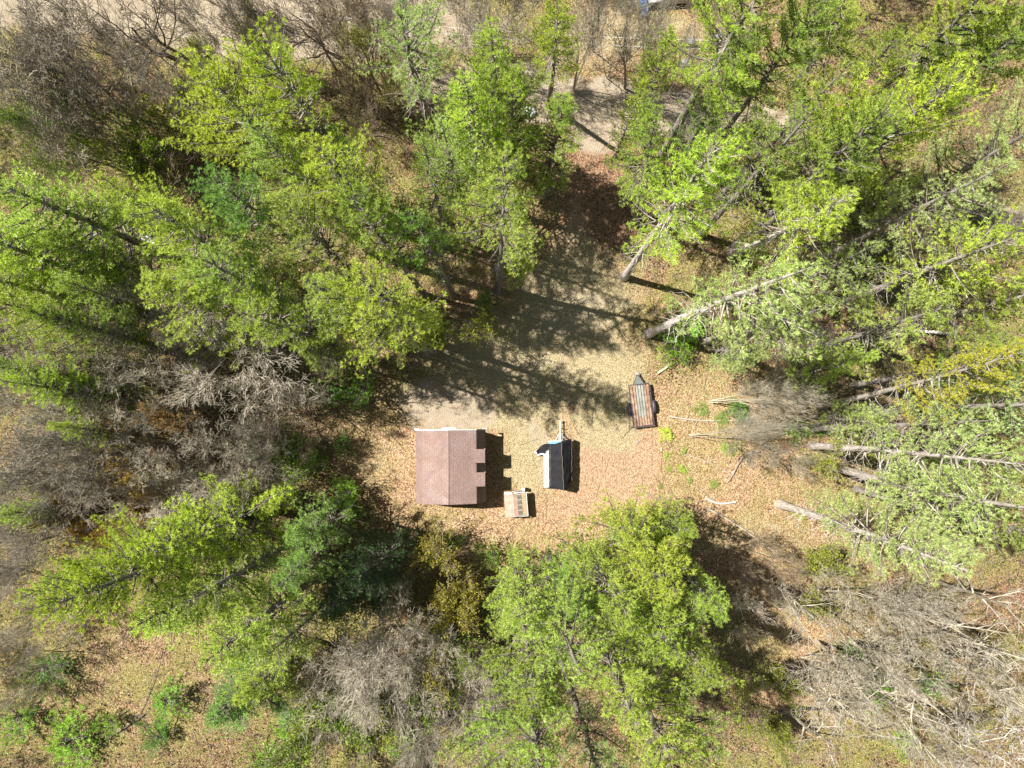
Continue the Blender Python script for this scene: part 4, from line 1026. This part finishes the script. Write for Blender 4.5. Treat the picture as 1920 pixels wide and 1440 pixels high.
for a in [(0, 40, 100, 14, 3.4, GR, "leafless tree on the left edge beside the corner one"), (1, 130, 170, 12, 3.2, BR, "brownish leafless tree under the low twiggy thicket at upper left"), (3, 60, 250, 8, 3.4, BR, "dense twig thicket at the left edge above the huge pine"),
          (3, 200, 210, 8, 3.0, BR, "twiggy thicket just left of the tree with white crooked limbs"), (0, 30, 770, 13, 3.4, GR, "leafless tree at the left edge under the lone lime-green pine"), (3, 110, 900, 8, 3.2, BN, "brown thicket in the shade left of the orange-budded tree"),
          (1, 220, 860, 12, 3.2, GR, "grey leafless crown between the orange-budded tree and the pink one"), (3, 30, 900, 7, 2.8, BR, "twig thicket at the left edge in deep shade"), (3, 150, 1010, 7, 2.8, BN, "brown thicket just above the lime pines at lower left"),
          (3, 20, 1120, 6, 2.6, BR, "brown brush at the left edge beside the outermost left pine"), (0, 390, 640, 12, 3.2, GR, "grey leafless crown under the big pines of the left wood"), (3, 250, 740, 8, 3.0, BR, "tangle of brown twigs right of the lone lime-green pine"),
          (3, 560, 790, 6, 2.4, BN, "brown brush at the upper end of the leaf patch by the shed"), (3, 440, 830, 7, 2.8, BN, "reddish-brown twig mass right of the pink trees"), (1, 780, 1220, 11, 2.8, GR, "grey leafless crown under the two yellow-budded trees"),
          (3, 640, 1320, 8, 2.8, GR, "grey twig mass above the green-budded bottom bush"), (3, 920, 1300, 7, 2.4, GR, "grey twigs against the left side of the bottom-centre pines"), (4, 560, 1330, 8, 2.6, BR, "green-hazed bush tree left of the grey twig mass"),
          (3, 1500, 480, 7, 2.2, BR, "olive-brown brush under the greyish pine of the right wood"), (3, 1700, 450, 7, 2.6, BR, "tangled brown brush left of the bright flat-armed pine"), (3, 1440, 740, 6, 2.0, GR, "pale brush between the flatbed trailer and the fallen-looking trunks"),
          (3, 1850, 400, 7, 2.4, BR, "thin brush beside the sandy patch at the right edge"), (4, 1380, 230, 7, 2.2, BN, "russet brush right of the driveway mouth"), (3, 620, 30, 10, 2.6, BN, "brown bare crown at the top edge over the sandy road"),
          (4, 460, 120, 9, 2.2, BR, "yellow-hazed tree right of the thick dark trunk"), (3, 1330, 30, 8, 2.0, GR, "grey bare brush at the top edge right of the grey car"), (3, 870, 30, 9, 2.2, GR, "grey bare brush at the top edge above the vivid pine")]:
    bare(a[0], a[1], a[2], a[3], a[4], YG if a[1] % 3 else GN, a[6], wt=a[5])

bare(5, 590, 690, 13, 1.9, YG, "dark-limbed bare tree whose branching shadow falls on the leaves left of the shed", (655, 735), wt=DK)
for a in [(3, 330, 760, 8, 3.0, "dark brown twig mass right of the lone lime-green pine's small neighbour"), (3, 20, 700, 8, 2.8, "dark brush at the left edge beside the lone lime-green pine"), (1, 90, 950, 10, 3.2, "grey-brown bare crown just above the left-edge green pine"),
          (3, 480, 770, 7, 2.6, "brown curling brush left of the leaf patch's upper end"), (3, 240, 1010, 6, 2.4, "rust-brown brush against the top of the big lime pine"), (3, 200, 640, 8, 2.8, "grey brush behind the thin streaky pine")]:
    bare(a[0], a[1], a[2], a[3], a[4], YG, a[5], wt=(1.15, 1.08, .95))

for a in [(0, 170, 30, 13, 3.0, GR, "grey bare tree at the top edge left of the forked dark trunk"), (3, 380, 25, 10, 2.4, GR, "grey bare brush at the top edge between the thick dark trunk and the many-stemmed trees"), (7, 660, 60, 13, 2.4, BN, "brown fan-stemmed tree just left of the thin pale pine"),
          (1, 760, 20, 12, 2.6, GR, "grey bare crown on the top edge behind the thin pale pine"), (7, 1090, 60, 11, 1.8, GR, "fine grey stems beside the single dark upright trunk"), (3, 1160, 60, 8, 2.2, BR, "fine brown brush left of the pale straight trunk near the top"),
          (7, 1285, 95, 9, 1.4, GR, "grey fan of stems between the grey car and the metal bin"), (1, 40, 640, 12, 3.0, GR, "silvery bare crown at the left edge under the streaky pine"), (0, 140, 740, 12, 3.2, GR, "silvery bare tree behind the lone lime-green pine"),
          (1, 20, 1010, 10, 3.0, BR, "brownish bare crown on the left edge above the lower-left pines' level"), (1, 300, 930, 10, 2.8, PL, "pale-limbed bare crown right of the smaller orange-budded tree"), (5, 470, 880, 11, 2.4, DK, "dark-limbed bare tree whose limb points at the pale twig fan"),
          (0, 800, 1390, 10, 2.6, GR, "bare crown at the bottom edge beside the pale drooping twig ball"), (7, 700, 1240, 11, 2.4, PL, "pale fan-stemmed tree among the grey bottom-centre brush")]:
    bare(a[0], a[1], a[2], a[3], a[4], YG, a[6], wt=a[5])
for a in [(9, 1660, 1330, 15, 2.4, "pair of bold pale stems left of the white forked trunk", (1570, 1265)), (0, 1760, 1270, 15, 3.0, "pale branching crown in the heart of the lower right tangle", (1660, 1200)), (9, 1900, 1220, 17, 2.4, "bold pale stems running off the right edge under the white-streaked crown", (1790, 1160)),
          (0, 1600, 1150, 13, 2.8, "pale branching crown under the lone pale pine's left side", (1520, 1100)), (1, 1700, 1160, 13, 2.8, "pale tangled crown under the lone pale pine's right side", (1620, 1110))]:
    bare(a[0], a[1], a[2], a[3], a[4], YG, a[5], a[6], wt=PL)

for a in [(0, 50, 870, 12, 3.2, "light grey leafless crown low on the left edge, above the small left-edge pine"), (1, 150, 830, 12, 3.2, "light grey leafless crown right of the lowest grey one on the left edge"), (0, 330, 620, 11, 2.8, "light grey limbs poking out under the bright pine right of the streaky ones")]:
    bare(a[0], a[1], a[2], a[3], a[4], YG, a[5], wt=(1.6, 1.58, 1.45))

# shrubs and low green plants
def shrub(px, py, h, R, tint, label, proto=8, name="shrub", cat="shrub", g="low evergreen shrubs"):
    return place(SHRUBS[(px + py) % 2], name, px, py, h, R, tint, label, cat, g, (px, py), zc=.5)
LG, DG = (.85, 1.15, .6), (.5, .8, .6)
for a in [(612, 740, 3.5, 1.5, DG, "dark green shrub above left of the leaf patch"), (680, 725, 3.2, 1.6, DG, "deep green shrub right of the dark one above the leaf patch"),
          (585, 1000, 3, 1.3, LG, "bright shrub beside the blue-green pines"), (640, 960, 2.2, 1.7, DG, "wide green shrub at the left of the ground below the shed"),
          (845, 1022, 1.3, .75, LG, "low green shrub beside the pale round rock"), (925, 1038, 2.0, 1.05, LG, "rounded bright green shrub straight below the coop"),
          (1285, 625, 2.2, 1.9, LG, "green shrub at the foot of the long white trunk"), (1268, 655, 2.0, 1.2, LG, "lower green shrub right under the white trunk's foot"),
          (905, 565, 2.2, 1.0, DG, "dark green shrub by the grey trunk foot"), (310, 1310, 2.4, 1.4, LG, "round green shrub alone on the leaves at lower left"),
          (205, 1352, 1.8, .9, LG, "smaller green shrub left below the round lone one"), (125, 1385, 2.6, 2.2, LG, "wide green shrub patch at the bottom left"),
          (30, 1345, 2.2, 1.7, LG, "green shrub at the left edge near the bottom"), (295, 1385, 1.8, 1.2, DG, "dull green shrub on leaves near the bottom left"),
          (495, 1430, 2, 1.3, LG, "green shrub cut by the bottom edge on pale leaves"), (560, 1370, 2.5, 2.0, LG, "green shrub right of the pale leaf patch at the bottom"),
          (530, 850, 2.6, 1.6, DG, "shaded green shrub left of the leaf patch by the shed"), (640, 830, 1.2, .9, DG, "low dark shrub in the middle of the leaf patch by the shed"),
          (575, 845, 2.4, 1.6, DG, "mid-dark shrub on the leaves left of the shed, above the pale twig fan"), (655, 925, 2.6, 1.4, LG, "tall green shrub in the streaked shade left below the shed"),
          (450, 1240, 2.0, 1.4, LG, "green shrub beside the rounded dense conifer at bottom left"), (1390, 770, 1.2, 1.0, DG, "low dull shrub among thin pale stems right of the flatbed trailer"), (740, 1390, 2.2, 1.6, LG, "bright shrub near the bottom edge below the grey brush"),
          (80, 1255, 2.0, 1.8, DG, "dark shrub under the silver-grey twig tree"), (1500, 800, 1.4, 1.0, LG, "green tuft shrub left of the upper white trunk's shade"),
          (1650, 1300, 1.6, 1.4, LG, "green undergrowth clump under the big lower-right crowns"), (1690, 1385, 1.2, 1.0, LG, "bright clump at the bottom right on leaves"),
          (1755, 1290, 1.4, 1.3, DG, "dark green clump right of centre in the lower right"), (1595, 1235, 1.4, 1.3, DG, "bluish clump beside the leaf patch at lower right")]:
    shrub(*a)
for k, (px, py, s, col, lab) in enumerate([(1250, 812, .62, (1.35, 1.35, .7), "largest bright fern clump, just below right of the flatbed trailer"),
        (1247, 854, .30, (1, 1.2, .7), "small fern straight below the largest fern clump"), (1276, 879, .42, (1, 1.2, .7), "medium fern right of two small ones, below the flatbed trailer"),
        (1254, 880, .26, (.9, 1.0, .7), "smallest fern, left beside the medium one"), (1293, 901, .36, (.8, .95, .7), "fern below right of the medium one"),
        (1237, 910, .32, (.7, .8, .7), "dull fern on the leaves above the pine tips"), (1337, 906, .42, (.8, .9, .7), "fern right of the row, on bare leaves"),
        (1365, 845, .75, (.95, 1.1, .6), "wide fern patch under the slanting pale trunk"), (1280, 848, .34, (.8, 1.0, .7), "fern at the left tip of a thin fallen branch"),
        (1315, 765, .6, (.6, .8, .6), "dull fern right of the flatbed trailer, left one"), (1352, 785, .6, (.6, .8, .6), "dull fern right of the flatbed trailer, right one"),
        (1115, 982, .22, (.9, .8, .6), "tiny fern on the leaves below the bare ground"), (1085, 1012, .25, (.8, .9, .6), "tiny fern on the leaves straight above the bottom-centre pines"),
        (1540, 805, .6, (.6, .9, .6), "fern beside the upper white trunk"), (1500, 965, .5, (1.2, 1.2, .7), "yellow-green fern on the lone pale pine's trunk foot"),
        (1560, 690, .4, (.8, 1, .6), "fern in the shadow stripe of the right wood"), (1340, 668, .4, (1, 1.1, .6), "fern on orange leaves above the flatbed trailer's right"),
        (1030, 690, .25, (.7, .9, .5), "little fern in the shaded middle of the clearing")]):
    o = P(px, py, 0); s *= .62; f = link("fern", SHRUBS[k % 2]["crown"]); f.location = (o.x, o.y, gz(o.x, o.y)); f.rotation_euler = (0, 0, k * 1.3); f.scale = (s * (1 + .25 * math.sin(k)), s * (1 + .25 * math.cos(2 * k)), s * .5); f.color = (col[0], col[1], col[2], 1)
    tag(f, lab, "fern", "ferns on the open ground")

# fallen logs and long sticks
def log(px0, py0, px1, py1, r0, r1, label, z=.12, col=(1, 1, 1), bend=.2, twigs=0, seed=1):
    A, B = P(px0, py0, 0), P(px1, py1, 0); rr = np.random.default_rng(seed); pts, rad = [], []
    per = Vector((-(B - A).y, (B - A).x, 0)).normalized()
    for k in range(11):
        u = k / 10; p = A.lerp(B, u) + per * bend * math.sin(u * 4 + seed); p.z = gz(p.x, p.y) + z * (.6 + .6 * u) + r0 * .6; pts.append(p); rad.append((r0 + (r1 - r0) * u) * rr.uniform(.88, 1.12))
    V, Fa = trunk_tube([tuple(p) for p in pts], rad, 9); parts = [(V, Fa)]
    if twigs:
        S = []
        for k in range(twigs):
            i = rr.integers(3, 10); p = np.array(pts[i]); a = rr.uniform(0, 6.28); d = np.array([math.cos(a), math.sin(a), rr.uniform(.0, .5)]); L = rr.uniform(.4, 1.6)
            for q in range(3):
                e = p + (d + rr.normal(0, .25, 3)) * L / 3; S.append([*p, *e, .016 - .004 * q, .012 - .004 * q]); p = e
        parts.append(sticks(S))
    V, Fa = join(parts); o = link("fallen_log", np_mesh("fallen_log", V, Fa, M_LOG, smooth=True)); o.color = (*col, 1)
    return tag(o, label, "log")
log(1233, 700, 1258, 682, .11, .07, "short pale log beside the dark shade above the flatbed trailer", bend=.02, seed=2, col=(1.3, 1.3, 1.25))
log(1322, 934, 1378, 944, .09, .07, "grey log on open leaves right of the pine spire", seed=3, col=(1.2, 1.2, 1.2))
log(1208, 918, 1270, 946, .06, .03, "thin dark fallen stick just above the pine spire", seed=4, col=(.6, .55, .5))
log(1355, 895, 1425, 850, .06, .11, "curved grey fallen log right of the ferns", seed=5, bend=.5, twigs=8, col=(.6, .55, .5))
log(1275, 848, 1400, 905, .04, .02, "long thin fallen branch slanting below the slanting pale trunk", seed=6, col=(.8, .75, .7))
log(1322, 955, 1500, 1060, .08, .05, "long dark fallen branch right of the bottom-centre pines", seed=7, col=(.8, .75, .7), twigs=10)
log(180, 1400, 275, 1335, .06, .045, "dark straight fallen log on leaves at the lower left", seed=8, col=(.35, .33, .38), bend=.05)
log(268, 1335, 306, 1215, .028, .015, "dark branch running up from the straight log at lower left", seed=9, col=(.5, .42, .38), bend=.12, twigs=8)
log(1255, 778, 1430, 795, .04, .03, "thin pale stick lying right of the flatbed trailer", seed=10, col=(1.2, 1.2, 1.2), twigs=5)
log(1500, 697, 1570, 692, .13, .10, "pale log in the shadow stripe of the right wood", seed=11, col=(1.4, 1.4, 1.4))
log(1640, 632, 1770, 626, .14, .11, "pale log under the green pine of the right wood", seed=12, col=(1.5, 1.5, 1.5), z=.5, twigs=8)
log(700, 258, 790, 290, .07, .04, "brown forked branch on red leaves left of the middle group", seed=13, col=(.55, .45, .4), bend=.4, twigs=5)
log(1040, 1005, 1088, 1040, .03, .015, "small dark stick on the leaves straight above the bottom-centre pines", seed=14, col=(.4, .35, .3), twigs=6)

# ---------------------------------------------------------------- cover too fine to count
def fld(px, py, L):
    return blob(px + wob * 0, py, L)
def scatter(n, seed, keep):
    r = np.random.default_rng(seed); x = r.uniform(-46, 46, n); y = r.uniform(-38, 38, n)
    px, py = ground_px(x, y); k = r.random(n) < keep(px, py); return x[k], y[k], relief(x[k], y[k]), px[k], py[k], r
def flakes(name, n, size, keep, m, seed, label, tilt=.5):
    x, y, z, px, py, r = scatter(n, seed, keep); n = len(x)
    c = np.stack([x, y, z + .015 + r.uniform(0, .05, n)], 1); a = r.uniform(0, 6.28, n)
    u = np.stack([np.cos(a), np.sin(a), r.normal(0, tilt, n)], 1); v = np.stack([-np.sin(a), np.cos(a), r.normal(0, tilt, n)], 1)
    s = size * r.uniform(.5, 1.3, (n, 1))
    V = np.stack([c - u * s, c + v * s * .6, c + u * s, c - v * s * .6], 1).reshape(-1, 3)
    return tag(link(name, np_mesh(name, V, np.arange(4 * n).reshape(-1, 4), m)), label, kind="stuff")
def leafmat():
    m, t, out = mat("fallen_leaves"); g = N(t); geo = g.n("NewGeometry")
    c = g.ramp(geo.outputs["Random Per Island"], [(0, (.08, .045, .025)), (.25, (.22, .125, .07)), (.5, (.35, .225, .14)), (.75, (.46, .33, .215)), (.93, (.56, .45, .32)), (1, (.66, .58, .46))])
    b = g.n("BsdfDiffuse"); g.l(c, b.inputs[0]); g.l(b.outputs[0], out.inputs[0]); return m
def grassmat():
    m, t, out = mat("short_grass"); g = N(t); geo = g.n("NewGeometry")
    c = g.ramp(geo.outputs["Random Per Island"], [(0, (.13, .14, .05)), (.4, (.29, .28, .12)), (.75, (.42, .38, .22)), (1, (.56, .50, .36))])
    b = g.n("BsdfDiffuse"); g.l(c, b.inputs[0]); g.l(b.outputs[0], out.inputs[0]); return m
flakes("leaf_litter", 230000, .043, lambda px, py: np.clip(.22 + .5 * blob(px, py, CLEAR) - 1.1 * blob(px, py, SAND) - .85 * blob(px, py, GRASS) - .6 * blob(px, py, EARTH), 0.02, 1), leafmat(), 51, "dry fallen leaves strewn over the forest floor")
gx_, gy_, gz_, _, _, r_ = scatter(60000, 52, lambda px, py: np.clip(1.0 * blob(px, py, GRASS) - .4 * blob(px, py, SAND), 0, 1))
V_, F_ = blades(np.stack([gx_, gy_, gz_], 1), np.tile([[0, 0, 1.]], (len(gx_), 1)), 2, .12, .03, r_, .3, 1.0)
tag(link("grass", np_mesh("grass", V_, F_, grassmat())), "short yellow-green grass growing in the clearing", kind="stuff")
# undergrowth: thin saplings and sprouts over the floor outside the clearing
x_, y_, z_, _, _, r_ = scatter(16000, 53, lambda px, py: np.clip(1.0 - 1.3 * blob(px, py, CLEAR) - 1.5 * blob(px, py, SAND), .0, .9))
S_, T_, D_ = [], [], []
for X0, Y0, Z0 in zip(x_, y_, z_):
    hh = r_.uniform(.4, 1.9)
    for q in range(r_.integers(2, 5)):
        p = np.array([X0, Y0, Z0]); d = np.array([r_.normal(0, .5), r_.normal(0, .5), 1.0])
        for w in range(3):
            e = p + d * hh / 3; S_.append([*p, *e, .010 - .0025 * w, .0075 - .0025 * w]); p = e; d = d + r_.normal(0, .35, 3)
            if w: T_.append(p); D_.append(d)
V_, F_ = sticks(S_); tag(link("brushwood", np_mesh("brushwood", V_, F_, M_TWIG)), "thin brown twigs and saplings of the undergrowth", kind="stuff")
T_ = np.array(T_); D_ = nrm(np.array(D_)); kp = r_.random(len(T_)) < .55
V_, F_ = blades(T_[kp], D_[kp], 5, .13, .07, r_, .2, 1.2)
tag(link("undergrowth", np_mesh("undergrowth", V_, F_, M_BUD)), "small budding leaves of the undergrowth", kind="stuff")
# sticks lying about
x_, y_, z_, _, _, r_ = scatter(5200, 54, lambda px, py: np.clip(.9 - 1.2 * blob(px, py, SAND) - .8 * blob(px, py, GRASS), .05, 1)); a_ = r_.uniform(0, 6.28, len(x_)); L_ = r_.uniform(.3, 1.8, len(x_))
S_ = np.stack([x_, y_, z_ + .05, x_ + np.cos(a_) * L_, y_ + np.sin(a_) * L_, z_ + .1, r_.uniform(.01, .022, len(x_)), np.full(len(x_), .006)], 1)
V_, F_ = sticks(S_); tag(link("fallen_sticks", np_mesh("fallen_sticks", V_, F_, M_TWIG)), "dead sticks scattered on the forest floor", kind="stuff")

# the wood beyond the edges of the photo, as one mass
def mesh_arr(me):
    V = np.empty(len(me.vertices) * 3, np.float32); me.vertices.foreach_get("co", V)
    n = len(me.polygons); k = len(me.loops) // n; L = np.empty(len(me.loops), np.int32); me.loops.foreach_get("vertex_index", L)
    return V.reshape(-1, 3), L.reshape(n, k)
CR = [mesh_arr(PINES[i]['crown'])[0].reshape(-1, 3, 3)[::3] for i in (0, 2, 5)]
rw = np.random.default_rng(77); Vs, Ts = [], []
for k in range(150):
    x, y = rw.uniform(-75, 75), rw.uniform(-66, 66)
    if (abs(x) < 41 and abs(y) < 34): continue
    c = CR[k % 3]; a = rw.uniform(0, 6.28); s = rw.uniform(.85, 1.15); ca, sa = math.cos(a) * s, math.sin(a) * s
    c = c.reshape(-1, 3); R = np.stack([c[:, 0] * ca - c[:, 1] * sa + x, c[:, 0] * sa + c[:, 1] * ca + y, c[:, 2] * s], 1)
    cen = R.reshape(-1, 3, 3).mean(1, keepdims=True); Vs.append((cen + (R.reshape(-1, 3, 3) - cen) * 1.6).reshape(-1, 3)); Ts.append(sticks([[x, y, -.3, x, y, 19 * s, .25, .04]], 6))
Vw = np.concatenate(Vs)
wd = link("surrounding_woods", np_mesh("surrounding_woods", Vw, np.arange(len(Vw)).reshape(-1, 3), M_NEEDLE)); wd.color = (.95, 1, .85, 1)
tag(wd, "mass of pine crowns continuing beyond the clearing", kind="stuff")
Vt, Ft = join(Ts); w2 = link("surrounding_trunks", np_mesh("surrounding_trunks", Vt, Ft, M_BARK)); tag(w2, "trunks of the wood continuing beyond the clearing", kind="stuff")
